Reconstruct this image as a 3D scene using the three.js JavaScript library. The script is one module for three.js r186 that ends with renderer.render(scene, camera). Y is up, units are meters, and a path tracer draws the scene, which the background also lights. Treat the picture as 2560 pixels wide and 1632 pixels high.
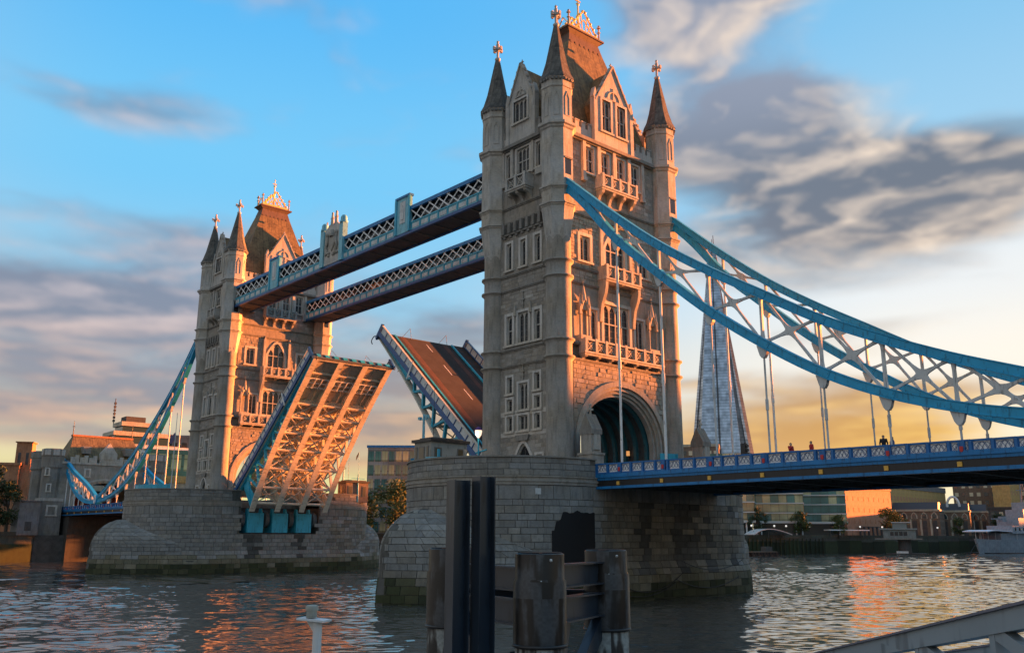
import * as THREE from 'three';
import { mergeGeometries } from 'three/addons/utils/BufferGeometryUtils.js';

// ---------- camera, exposure, sky, sun ----------
const scene = new THREE.Scene();
const camera = new THREE.PerspectiveCamera(40.31, 1024 / 652, 0.5, 6000);
const CAM = new THREE.Vector3(70.157, 6.099, 73.721);
const YAW = 48.272, RAD = Math.PI / 180;
{
  const y = YAW * RAD, p = 13.261 * RAD;
  camera.position.copy(CAM);
  camera.lookAt(CAM.x - Math.sin(y) * Math.cos(p), CAM.y + Math.sin(p), CAM.z - Math.cos(y) * Math.cos(p));
  camera.rotateZ(0.158 * RAD);
}
const EXPOSURE = 6.5;
const renderer = new THREE.WebGLRenderer({ antialias: true });
renderer.setSize(1024, 652);
renderer.toneMapping = THREE.LinearToneMapping;
renderer.toneMappingExposure = EXPOSURE;
renderer.shadowMap.enabled = true;

const SUN_OFF = 13.5 * RAD, SUN_EL = 3.2 * RAD;      // degrees off the tower's west line, and height
const SUN_DIR = new THREE.Vector3(Math.sin(SUN_OFF) * Math.cos(SUN_EL), Math.sin(SUN_EL), -Math.cos(SUN_OFF) * Math.cos(SUN_EL));
const sun = new THREE.DirectionalLight(new THREE.Color().setRGB(1, 0.262, 0.055), 5);
sun.name = 'sun';
sun.position.copy(SUN_DIR).multiplyScalar(700).add(new THREE.Vector3(-40, 20, 0));
sun.target.position.set(-40, 20, 0);
sun.castShadow = true;
sun.shadow.mapSize.set(4096, 4096);
Object.assign(sun.shadow.camera, { left: -220, right: 220, top: 120, bottom: -60, near: 10, far: 1500 });
scene.add(sun, sun.target);

function rng(seed) { let a = seed >>> 0; return () => { a = (a + 0x6D2B79F5) | 0; let t = Math.imul(a ^ (a >>> 15), 1 | a); t = (t + Math.imul(t ^ (t >>> 7), 61 | t)) ^ t; return ((t ^ (t >>> 14)) >>> 0) / 4294967296; }; }
const hash = (x, y, s) => { let h = Math.imul(x | 0, 374761393) + Math.imul(y | 0, 668265263) + Math.imul(s | 0, 974711) | 0; h = Math.imul(h ^ (h >>> 13), 1274126177); return ((h ^ (h >>> 16)) >>> 0) / 4294967296; };
const mod = (a, n) => ((a % n) + n) % n;
function vnoise(x, y, per, s) {                   // value noise, repeats every `per` cells (0 = never)
  const xi = Math.floor(x), yi = Math.floor(y), fx = x - xi, fy = y - yi;
  const u = fx * fx * fx * (fx * (fx * 6 - 15) + 10), v = fy * fy * fy * (fy * (fy * 6 - 15) + 10);
  const X0 = per ? mod(xi, per) : xi, X1 = per ? mod(xi + 1, per) : xi + 1, Y0 = per ? mod(yi, per) : yi, Y1 = per ? mod(yi + 1, per) : yi + 1;
  const a = hash(X0, Y0, s), b = hash(X1, Y0, s), c = hash(X0, Y1, s), d = hash(X1, Y1, s);
  return a + (b - a) * u + (c - a) * v + (a - b - c + d) * u * v;
}
function fbm(x, y, per, s, oct = 5, gain = 0.5) { let f = 0, a = 0.5, n = 0; for (let i = 0; i < oct; i++) { f += a * vnoise(x, y, per, s + i * 17); n += a; x *= 2; y *= 2; per *= 2; a *= gain; } return f / n; }
const clamp = (x, a = 0, b = 1) => Math.min(b, Math.max(a, x));
const sstep = (a, b, x) => { const t = clamp((x - a) / (b - a)); return t * t * (3 - 2 * t); };
const mix = (a, b, t) => a + (b - a) * t;
const lin = c => { c /= 255; return c <= 0.04045 ? c / 12.92 : Math.pow((c + 0.055) / 1.055, 2.4); };
const L3 = (r, g, b) => [lin(r), lin(g), lin(b)];
const mix3 = (a, b, t) => [mix(a[0], b[0], t), mix(a[1], b[1], t), mix(a[2], b[2], t)];

// the evening sky: clear air from blue to gold, with banks of cloud; az is measured from the view axis, the sun is at 65
const CLOUDS = [ // az, el, half width az, half height el, weight
  [-27, 10, 11, 5.5, 0.75], [-18, 13, 9, 3.2, 0.34], [-25, 24.6, 7, 2.0, 0.5], [-30, 14, 7, 2.6, 0.4], [-31, 27, 4, 3, 0.16], [-20, 17, 6, 2.0, 0.16],
  [-13, 15.5, 8, 3.0, 0.3], [-10, 9, 9, 3.6, 0.5], [-3, 12, 6, 3, 0.36], [-9, 5.5, 12, 1.8, 0.55], [-2, 33, 10, 2.2, 0.2], [-17, 32, 3, 1.4, 0.2],
  [13, 29.5, 6, 5, 0.72], [18, 26, 5, 3, 0.5], [17, 33, 6, 3, 0.42], [10, 25, 4, 2.5, 0.3], [13, 22.5, 6, 2.4, 0.5], [22, 19.5, 9, 3.2, 0.85], [28, 21, 7, 2.6, 0.8], [12, 18, 6, 1.8, 0.42], [19, 15.5, 7, 1.5, 0.45], [28, 31, 6, 3, 0.12],
  [29, 17, 5, 1.8, 0.45], [20, 12.4, 6, 1.0, 0.36], [16, 8.6, 8, 1.6, 0.52], [27, 8.4, 7, 1.5, 0.46], [14, 5.4, 8, 2.0, 0.75], [24, 6.0, 7, 1.3, 0.5], [30, 11, 4, 1.5, 0.2],
];
const CLEAR = [ // el: cold side, sunny side (sRGB as seen)
  [0, [228, 214, 160], [255, 240, 205]], [2.5, [236, 228, 158], [255, 240, 198]], [6, [232, 216, 178], [255, 242, 214]], [10, [190, 208, 216], [255, 250, 240]],
  [15, [150, 208, 240], [238, 244, 248]], [22, [122, 204, 250], [160, 210, 242]], [34, [92, 186, 248], [128, 196, 240]], [60, [104, 168, 220], [112, 170, 220]], [90, [110, 160, 205], [110, 160, 205]]];
function clearSky(az, el) {
  let i = 0; while (i < CLEAR.length - 2 && el > CLEAR[i + 1][0]) i++;
  const A = CLEAR[i], B = CLEAR[i + 1], t = sstep(0, 1, clamp((el - A[0]) / (B[0] - A[0])));
  const dS = Math.abs(mod(az - 65 + 180, 360) - 180);           // degrees of azimuth from the sun
  const w = sstep(75, 38, dS);
  const lo = mix3(L3(...A[1]), L3(...A[2]), w), hi = mix3(L3(...B[1]), L3(...B[2]), w);
  let c = mix3(lo, hi, t);
  const far = sstep(88, 140, dS);                                 // the eastern sky behind the viewer: a pale even evening grey
  c = mix3(c, mix3(L3(242, 232, 216), L3(172, 190, 204), clamp(el / 45)), far * 0.95);
  const g = Math.exp(-(Math.pow(dS / 30, 2) + Math.pow((el - 7) / 9, 2)));   // glow round the low sun
  return mix3(c, [1.15, 0.96, 0.7], clamp(g * 0.65));
}
function skyColor(az, el) {
  let c = clearSky(az, Math.max(el, 0));
  if (el > -1) {
    let cov = 0;
    for (const [a, e, sa, se, w] of CLOUDS) { const q = Math.pow((az - a) / sa, 2) + Math.pow((el - e) / se, 2); if (q < 9) cov += w * Math.exp(-q); }
    const inF = sstep(46, 33, Math.abs(az)) * sstep(46, 36, el);
    const gen = 0.78 * vnoise(az / 17 + 40, el / 7 + 9, 0, 77) * sstep(75, 30, el);
    cov = mix(gen, cov, inF);
    const h = Math.max(el, 1.2), px = az / 10.5 + 60, py = Math.log(h + 3) * 7.5;
    const wx = fbm(px * 1.1 + 5, py * 1.1, 0, 5, 4) - 0.5, wy = fbm(px * 1.1, py * 1.1 + 9, 0, 9, 4) - 0.5;
    const n = fbm(px + wx * 0.7, py + wy * 0.7, 0, 31, 6, 0.54);
    const d = sstep(0.10, 0.86, cov * 1.08 + (n - 0.5) * 1.15) * sstep(-0.5, 2.5, el);
    // light reaches the sun side of a bank first: compare with the density a little nearer to the sun
    const n2 = fbm(px + 0.16 + wx * 0.7, py - 0.13 + wy * 0.7, 0, 31, 6, 0.54);
    const lit = clamp(0.32 + (n - n2) * 3.6 - d * 0.14);
    const dS = Math.abs(mod(az - 65 + 180, 360) - 180), near = sstep(88, 36, dS), low = sstep(15, 5, el);
    let dark = mix3(L3(134, 142, 162), mix3(L3(112, 117, 130), L3(150, 156, 174), sstep(21, 28, el)), near), bright = mix3(L3(206, 194, 198), L3(248, 226, 204), near);
    dark = mix3(dark, mix3(L3(152, 150, 158), L3(222, 164, 78), near), low); bright = mix3(bright, mix3(L3(226, 184, 156), L3(255, 204, 104), near), low);
    dark = mix3(dark, L3(238, 190, 122), sstep(6.5, 3, el) * (1 - sstep(20, 34, Math.abs(az + 4))) * 0.7);
    c = mix3(c, mix3(dark, bright, lit), d * 0.93);
  }
  if (el < 0) c = mix3(c, [0.10, 0.10, 0.10], sstep(0, -6, el));
  return c;
}
const skyTex = (() => {
  const W = 2048, H = 1024, data = new Float32Array(W * H * 4);
  for (let j = 0; j < H; j++) for (let i = 0; i < W; i++) {
    const ph = ((j + 0.5) / H - 0.5) * Math.PI, th = ((i + 0.5) / W - 0.5) * 2 * Math.PI;
    const x = Math.cos(th), z = Math.sin(th);     // direction: u = atan(z, x)
    const az = mod(YAW - Math.atan2(-x, -z) / RAD + 180, 360) - 180, el = ph / RAD;
    const c = skyColor(az, el), k = (j * W + i) * 4;
    data[k] = c[0] / EXPOSURE; data[k + 1] = c[1] / EXPOSURE; data[k + 2] = c[2] / EXPOSURE; data[k + 3] = 1;
  }
  const t = new THREE.DataTexture(data, W, H, THREE.RGBAFormat, THREE.FloatType);
  t.mapping = THREE.EquirectangularReflectionMapping; t.magFilter = t.minFilter = THREE.LinearFilter; t.needsUpdate = true;
  return t;
})();
scene.background = skyTex;
scene.environment = skyTex;

// ---------- helpers ----------
const V = (x, y, z) => new THREE.Vector3(x, y, z);
const M4 = () => new THREE.Matrix4();
const T = (x, y, z, ry = 0) => M4().makeRotationY(ry).setPosition(x, y, z);
function metreUV(g) {
  const p = g.attributes.position, uv = new Float32Array(p.count * 2), a = V(), b = V(), c = V(), n = V();
  for (let i = 0; i < p.count; i += 3) {
    a.fromBufferAttribute(p, i); b.fromBufferAttribute(p, i + 1); c.fromBufferAttribute(p, i + 2);
    n.copy(b).sub(a).cross(c.clone().sub(a));
    const ax = Math.abs(n.x), ay = Math.abs(n.y), az = Math.abs(n.z);
    [a, b, c].forEach((q, k) => {
      const u = ay > ax && ay > az ? q.x : (ax > az ? q.z : q.x), v = ay > ax && ay > az ? q.z : q.y;
      uv[(i + k) * 2] = u + 0.37 * (ax > az ? 1 : 0); uv[(i + k) * 2 + 1] = v;
    });
  }
  g.setAttribute('uv', new THREE.BufferAttribute(uv, 2));
}
class B {                                         // collects shapes; mesh() joins them into ONE mesh
  constructor() { this.l = []; }
  add(g, m) {
    let q = g.index ? g.toNonIndexed() : g.clone();
    for (const k of Object.keys(q.attributes)) if (!['position', 'normal', 'color'].includes(k)) q.deleteAttribute(k);
    if (m) q.applyMatrix4(m);
    this.l.push(q); return this;
  }
  box(x, y, z, w, h, d, ry = 0) { return this.add(new THREE.BoxGeometry(w, h, d), T(x, y, z, ry)); }
  bx(x0, x1, y0, y1, z0, z1) { return this.box((x0 + x1) / 2, (y0 + y1) / 2, (z0 + z1) / 2, Math.abs(x1 - x0), Math.abs(y1 - y0), Math.abs(z1 - z0)); }
  bar(p, q, w, h, up = V(0, 1, 0)) {              // box from p to q: w sideways, h along `up`
    const d = q.clone().sub(p), L = d.length(); d.normalize();
    let s = V().crossVectors(up, d); if (s.lengthSq() < 1e-6) s = V(1, 0, 0); s.normalize();
    const u = V().crossVectors(d, s);
    const m = M4().makeBasis(s, u, d).setPosition(p.clone().add(q).multiplyScalar(0.5));
    return this.add(new THREE.BoxGeometry(w, h, L), m);
  }
  cyl(p, q, r0, r1 = r0, n = 10) {
    const d = q.clone().sub(p), L = d.length();
    const m = M4().makeRotationFromQuaternion(new THREE.Quaternion().setFromUnitVectors(V(0, 1, 0), d.normalize())).setPosition(p.clone().add(q).multiplyScalar(0.5));
    return this.add(new THREE.CylinderGeometry(r1, r0, L, n), m);
  }
  sph(x, y, z, r, sy = 1, n = 10) { return this.add(new THREE.SphereGeometry(r, n, Math.max(6, n * 0.7 | 0)), M4().makeScale(1, sy, 1).setPosition(x, y, z)); }
  tube(pts, r, n = 6, seg = 0) { return this.add(new THREE.TubeGeometry(new THREE.CatmullRomCurve3(pts), seg || pts.length * 4, r, n)); }
  prism(pts, depth, m, holes = []) {              // outline in x,y pushed along +z
    const s = new THREE.Shape(pts.map(p => new THREE.Vector2(p[0], p[1])));
    for (const h of holes) s.holes.push(new THREE.Path(h.map(p => new THREE.Vector2(p[0], p[1]))));
    return this.add(new THREE.ExtrudeGeometry(s, { depth, bevelEnabled: false, steps: 1 }), m);
  }
  rings(prof, n, m, rot = 0, smooth = true) {     // turned body from [radius, y] pairs
    let g = new THREE.LatheGeometry(prof.map(p => new THREE.Vector2(Math.max(p[0], 1e-4), p[1])), n, rot);
    if (!smooth) { g = g.toNonIndexed(); g.computeVertexNormals(); }
    return this.add(g, m);
  }
  geo() {
    for (const g of this.l) { if (!g.attributes.normal) g.computeVertexNormals(); }
    const hasC = this.l.some(g => g.attributes.color);
    if (hasC) for (const g of this.l) if (!g.attributes.color) g.setAttribute('color', new THREE.BufferAttribute(new Float32Array(g.attributes.position.count * 3).fill(1), 3));
    const g = this.l.length > 1 ? mergeGeometries(this.l) : this.l[0];
    metreUV(g); return g;
  }
  mesh(name, mat, parent, m) {
    const o = new THREE.Mesh(this.geo(), mat); o.name = name;
    if (m) { m.decompose(o.position, o.quaternion, o.scale); }
    (parent || scene).add(o); return o;
  }
}
const taken = {};
const numbered = n => { taken[n] = (taken[n] ?? -1) + 1; return taken[n] ? `${n}_${String(taken[n]).padStart(3, '0')}` : n; };
function tag(o, label, category, group, kind) {
  o.userData.label = label;
  if (category) o.userData.category = category;
  if (group) o.userData.group = group;
  if (kind) o.userData.kind = kind;
  return o;
}
function thing(name, label, category, x = 0, y = 0, z = 0, ry = 0, group) {
  const g = new THREE.Group(); g.name = numbered(name); g.position.set(x, y, z); g.rotation.y = ry; scene.add(g);
  return tag(g, label, category, group);
}
function structure(o, label) { o.name = numbered(o.name); o.userData.kind = 'structure'; if (label) o.userData.label = label; return o; }
const inst = (geo, mat, name, parent, m) => { const o = new THREE.Mesh(geo, mat); o.name = name; if (m) m.decompose(o.position, o.quaternion, o.scale); (parent || scene).add(o); return o; };

// ---------- materials ----------
function tex(n, metres, fn, srgb = true) {        // fn(u, v) -> [r, g, b] in 0..1
  const d = new Uint8Array(n * n * 4);
  for (let j = 0; j < n; j++) for (let i = 0; i < n; i++) { const c = fn(i / n, j / n), k = (j * n + i) * 4; d[k] = clamp(c[0]) * 255; d[k + 1] = clamp(c[1]) * 255; d[k + 2] = clamp(c[2]) * 255; d[k + 3] = 255; }
  const t = new THREE.DataTexture(d, n, n, THREE.RGBAFormat);
  t.wrapS = t.wrapT = THREE.RepeatWrapping; t.magFilter = THREE.LinearFilter; t.minFilter = THREE.LinearMipmapLinearFilter; t.generateMipmaps = true;
  t.repeat.set(1 / metres, 1 / metres); if (srgb) t.colorSpace = THREE.SRGBColorSpace; t.needsUpdate = true; return t;
}
const grey = v => [v, v, v];
const tStone = tex(512, 6, (u, v) => {
  const a = fbm(u * 6, v * 6, 6, 3, 5), b = fbm(u * 60, v * 60, 60, 8, 3), s = fbm(u * 26, v * 3, 26, 14, 4);
  const k = 0.80 + 0.20 * a + 0.12 * (b - 0.5) - 0.09 * sstep(0.54, 0.76, s); const w = (fbm(u * 4, v * 4, 4, 51, 4) - 0.5) * 0.10;
  return [k + w * 0.6, k, k - w];
});
const tStoneB = tex(512, 2, (u, v) => grey(0.5 + 0.9 * (fbm(u * 14, v * 14, 14, 4, 5) - 0.5)), false);
const tPaint = tex(512, 5, (u, v) => { const a = fbm(u * 5, v * 5, 5, 21, 5), b = fbm(u * 40, v * 8, 40, 24, 3); const k = 0.86 + 0.16 * a - 0.2 * sstep(0.6, 0.8, b); return [k, k, k]; });
const tSlate = tex(512, 4, (u, v) => { const r = Math.floor(v * 16), x = u * 12 + (r % 2) * 0.5, h = hash(mod(Math.floor(x), 12), r, 5); const a = fbm(u * 4, v * 4, 4, 33, 5), s = fbm(u * 30, v * 2, 30, 37, 4); const e = (v * 16 - r) < 0.12 ? 0.84 : 1; const k = (0.62 + 0.2 * h + 0.35 * a - 0.2 * sstep(0.5, 0.75, s)) * e; return [k * 1.02, k, k * 0.94]; });
const tRust = tex(512, 2.5, (u, v) => { const st = fbm(u * 22, v * 2, 22, 43, 4), f = fbm(u * 50, v * 50, 50, 44, 3); const a2 = fbm(u * 5, v * 3, 5, 41, 5); const k = sstep(0.44, 0.6, a2 * 0.6 + st * 0.4) ; const c = mix3([0.95, 0.95, 0.93], [0.30, 0.27, 0.25], k); const g = 0.85 + 0.3 * (f - 0.5); return [c[0] * g, c[1] * g, c[2] * g]; });
const tAsph = tex(256, 3, (u, v) => { const k = 0.75 + 0.3 * (fbm(u * 40, v * 40, 40, 61, 3) - 0.5) + 0.25 * (fbm(u * 3, v * 3, 3, 63, 3) - 0.5); return grey(k); });
const tGlass = tex(256, 30, (u, v) => { const k = 0.75 + 0.4 * (fbm(u * 6, v * 6, 6, 71, 4) - 0.5); const l = (v * 10 % 1) < 0.12 ? 0.7 : 1, m = (u * 20 % 1) < 0.08 ? 0.88 : 1; return grey(k * l * m); });
const col = (r, g, b) => new THREE.Color().setRGB(r, g, b);
function mat(r, g, b, o = {}) { return new THREE.MeshStandardMaterial({ color: col(r, g, b), roughness: 0.85, ...o }); }
const stoneOpt = { map: tStone, bumpMap: tStoneB, bumpScale: 0.012, roughness: 0.92 };
const M = {
  stone: mat(0.36, 0.335, 0.29, stoneOpt), stoneDark: mat(0.27, 0.255, 0.225, stoneOpt), stoneLight: mat(0.52, 0.495, 0.44, stoneOpt),
  trim: mat(0.62, 0.59, 0.53, stoneOpt), sculpt: mat(0.45, 0.42, 0.36, stoneOpt), joint: mat(0.12, 0.115, 0.10, stoneOpt),
  slate: mat(0.225, 0.16, 0.075, { map: tSlate, roughness: 0.7 }), slateGrey: mat(0.14, 0.135, 0.13, { map: tSlate, roughness: 0.85 }), lead: mat(0.16, 0.10, 0.07, { map: tPaint, roughness: 0.7 }),
  gold: mat(0.9, 0.58, 0.16, { metalness: 0.35, roughness: 0.45 }),
  glass: mat(0.022, 0.026, 0.032, { roughness: 0.12 }), bar: mat(0.16, 0.15, 0.14, { roughness: 0.7 }),
  blue: mat(0.008, 0.20, 0.50, { map: tPaint, roughness: 0.5 }), teal: mat(0.03, 0.42, 0.60, { map: tPaint, roughness: 0.45 }), paleTeal: mat(0.20, 0.54, 0.65, { map: tPaint, roughness: 0.5 }), navy: mat(0.010, 0.09, 0.28, { map: tPaint, roughness: 0.45 }),
  white: mat(0.80, 0.81, 0.80, { map: tPaint, roughness: 0.5 }), pale: mat(0.60, 0.63, 0.63, { map: tPaint, roughness: 0.5 }), cream: mat(0.76, 0.70, 0.58, { map: tPaint, roughness: 0.6 }),
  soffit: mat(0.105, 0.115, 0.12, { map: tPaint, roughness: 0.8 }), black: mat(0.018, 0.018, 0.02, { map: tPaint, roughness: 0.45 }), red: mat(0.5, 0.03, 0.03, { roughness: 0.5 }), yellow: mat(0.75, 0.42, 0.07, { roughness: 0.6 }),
  asphalt: mat(0.06, 0.05, 0.048, { map: tAsph, roughness: 0.9 }), kerbRed: mat(0.17, 0.075, 0.055, { map: tAsph, roughness: 0.9 }),
};

// ---------- river ----------
{
  const wave = (x, z) => { const k = 0.7 + 0.6 * vnoise(x / 17, z / 23, 0, 230); return 0.20 * (fbm(x / 6.5, z / 9, 0, 201, 2) - 0.5) + k * (0.145 * (fbm(x / 1.5 + 7 + 0.25 * z, z / 2.0 - 0.15 * x, 0, 211, 2) - 0.5) + 0.062 * (vnoise(x / 0.55 + 3 + 0.4 * z, z / 0.72 - 0.3 * x, 0, 221) - 0.5)); };
  const sheet = (X0, X1, Z0, Z1, S, edge) => {
    const nx = Math.round((X1 - X0) / S), nz = Math.round((Z1 - Z0) / S);
    const g = new THREE.PlaneGeometry(X1 - X0, Z1 - Z0, nx, nz); g.rotateX(-Math.PI / 2); g.translate((X0 + X1) / 2, 0, (Z0 + Z1) / 2);
    const p = g.attributes.position, uv = g.attributes.uv;
    for (let i = 0; i < p.count; i++) { const x = p.getX(i), z = p.getZ(i); p.setY(i, (wave(x, z) + (S > 0.5 ? 0.2 * (fbm(x / 2.4 + 0.2 * z, z / 3.1, 0, 241, 1) - 0.5) : 0)) * edge(x, z)); uv.setXY(i, x, z); }
    g.computeVertexNormals(); return g;
  };
  const X0 = -260, X1 = 90, Z0 = -400, Z1 = 90, NX = -45, NZ = -70, er = (x, z) => sstep(0, 4, Math.min(X1 - x, Z1 - z));
  const g = sheet(NX, X1, NZ, Z1, 0.2, er);
  const wm = new THREE.MeshPhysicalMaterial({ color: col(0.085, 0.082, 0.072), roughness: 0.05, ior: 1.55, specularIntensity: 1 });
  const far = new B().bx(-3000, 3000, -3.2, -0.35, -3000, 3000).mesh('river_bed', mat(0.06, 0.05, 0.035), scene); structure(far, 'river bed under the water');
  const o = new THREE.Mesh(g, wm); o.name = 'river'; scene.add(o); structure(o, 'rippled brown tidal river water');
  for (const [a, c, d, e] of [[X0, NX, Z0, Z1], [NX, X1, Z0, NZ]]) { const q = new THREE.Mesh(sheet(a, c, d, e, 0.75, (x, z) => sstep(0, 4, Math.min(x - X0, X1 - x, z - Z0, Z1 - z))), wm); q.name = 'river'; scene.add(q); structure(q, 'rippled river water farther off'); }
  // the calmer reaches beyond, four sheets butted against the rippled one
  const b = new B();
  for (const [a, c, d, e] of [[-2600, X0, -2600, 2600], [X1, 2600, -2600, 2600], [X0, X1, -2600, Z0], [X0, X1, Z1, 2600]]) { const q = new THREE.PlaneGeometry(c - a, e - d); q.rotateX(-Math.PI / 2); q.translate((a + c) / 2, 0, (d + e) / 2); b.add(q); }
  structure(b.mesh('river_reach', wm, scene), 'open river beyond the bridge');
}

// ---------- masonry laid stone by stone ----------
// S(u, v) gives a point, N(u, v) the outward normal; rows at vs; stones about len long. Returns pieces {g, c, m}
const stoneR = rng(99);
function layStones(S, N, uMax, vs, len, pick, o = {}) {
  const out = [], jt = o.joint ?? 0.028, pr = o.proud ?? 0.03, jit = o.jitter ?? 0.014;
  for (let r = 0; r < vs.length - 1; r++) {
    const v0 = vs[r] + jt / 2, v1 = vs[r + 1] - jt / 2; let u = -stoneR() * len;
    while (u < uMax) {
      const l = len * (0.62 + 0.8 * stoneR()), a = Math.max(0, u) + jt / 2, b = Math.min(uMax, u + l) - jt / 2; u += l;
      if (b - a < 0.14) continue;
      const um = (a + b) / 2, vm = (v0 + v1) / 2;
      if (o.skip && o.skip(um, vm, a, b, v0, v1)) continue;
      const c = S(um, vm), n = N(um, vm);
      if (o.vis && n.dot(V(CAM.x - c.x, CAM.y - c.y, CAM.z - c.z).normalize()) < (o.vmin ?? -0.12)) continue;
      const ch = 0.016, d = pr + (stoneR() - 0.5) * 2 * jit, P = [];
      const cs = [[a, v0], [b, v0], [b, v1], [a, v1]];
      for (const [x, y] of cs) { const q = S(x, y); P.push(q.addScaledVector(N(x, y), -0.06).sub(c)); }                 // back
      for (const [x, y] of cs) { const sx = x < um ? ch : -ch, sy = y < vm ? ch : -ch, q = S(x + sx, y + sy); P.push(q.addScaledVector(N(x + sx, y + sy), d + (stoneR() - 0.5) * (o.rough ?? 0.008)).sub(c)); }
      out.push({ P, c, m: pick(um, vm, c), size: (b - a) * (v1 - v0) / Math.max(1, c.distanceToSquared(CAM)) });
    }
  }
  return out;
}
const FACES = [[4, 5, 6], [4, 6, 7], [0, 1, 5], [0, 5, 4], [1, 2, 6], [1, 6, 5], [2, 3, 7], [2, 7, 6], [3, 0, 4], [3, 4, 7]];
function stoneGeo(P, off) {
  const a = new Float32Array(90); let k = 0;
  for (const f of FACES) for (const i of f) { a[k++] = P[i].x + (off ? off.x : 0); a[k++] = P[i].y + (off ? off.y : 0); a[k++] = P[i].z + (off ? off.z : 0); }
  const g = new THREE.BufferGeometry(); g.setAttribute('position', new THREE.BufferAttribute(a, 3)); g.computeVertexNormals(); return g;
}
// the largest `max` become single meshes, the rest one joined part of kind "stuff" for each material
function placeStones(list, parent, max = 300, name = 'stone') {
  list.sort((a, b) => b.size - a.size);
  for (const s of list.slice(0, max)) {
    const g = stoneGeo(s.P); metreUV(g); const uv = g.attributes.uv, ox = stoneR() * 7, oy = stoneR() * 7;
    for (let i = 0; i < uv.count; i++) uv.setXY(i, uv.getX(i) + ox, uv.getY(i) + oy);
    const o = new THREE.Mesh(g, s.m); o.name = name; o.position.copy(s.c); parent.add(o);
  }
  const by = new Map();
  for (const s of list.slice(max)) { if (!by.has(s.m)) by.set(s.m, new B()); by.get(s.m).l.push(stoneGeo(s.P, s.c)); }
  for (const [m, b] of by) b.mesh('stonework', m, parent).userData.kind = 'stuff';
}
const tone = (k, r = 1, g = 1, b = 1) => mat(0.275 * k * r, 0.268 * k * g, 0.245 * k * b, stoneOpt);
const PIER = [0.88, 0.94, 1.0, 1.04, 1.1, 1.2].map(k => tone(k)), PIERW = [tone(0.95, 1.1, 1, 0.86), tone(0.7, 1.08, 1, 0.88)];
const ALGAE = [[0.055, 0.062, 0.022], [0.075, 0.075, 0.032], [0.10, 0.098, 0.05], [0.04, 0.046, 0.02]].map(c => mat(...c, stoneOpt)), MUD = [[0.22, 0.19, 0.125], [0.17, 0.155, 0.10], [0.25, 0.225, 0.16]].map(c => mat(...c, stoneOpt));
const TAR = mat(0.008, 0.008, 0.009, { roughness: 0.8 }), SOOT = [tone(0.3), tone(0.42), tone(0.52)];
const choose = a => a[Math.floor(stoneR() * a.length)];

// ---------- piers ----------
const PR = 10.7, PZ = 11.3, PL = 2 * PZ + Math.PI * PR;                     // half a stadium outline: one long side and one whole round end
function outline(s) {                                                        // s metres round from (PR, -PZ-end) ...
  const A = Math.PI * PR / 2, Lr = 2 * PZ; s = mod(s, 2 * PL);
  if (s < A) { const t = s / PR; return [Math.sin(t), -Math.cos(t), 0, -PZ]; }            // west end, tip to +x side
  if (s < A + Lr) return [1, 0, 0, -PZ + (s - A)];
  if (s < 3 * A + Lr) { const t = (s - A - Lr) / PR; return [Math.cos(t), Math.sin(t), 0, PZ]; }
  if (s < 3 * A + 2 * Lr) return [-1, 0, 0, PZ - (s - 3 * A - Lr)];
  const t = (s - 3 * A - 2 * Lr) / PR; return [-Math.cos(t), -Math.sin(t), 0, -PZ];
}
const flare = y => y > 3.3 ? 0 : 0.62 * Math.sqrt(clamp((3.3 - y) / 1.1)) * (y < 2.2 ? 1 : 1);
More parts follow.
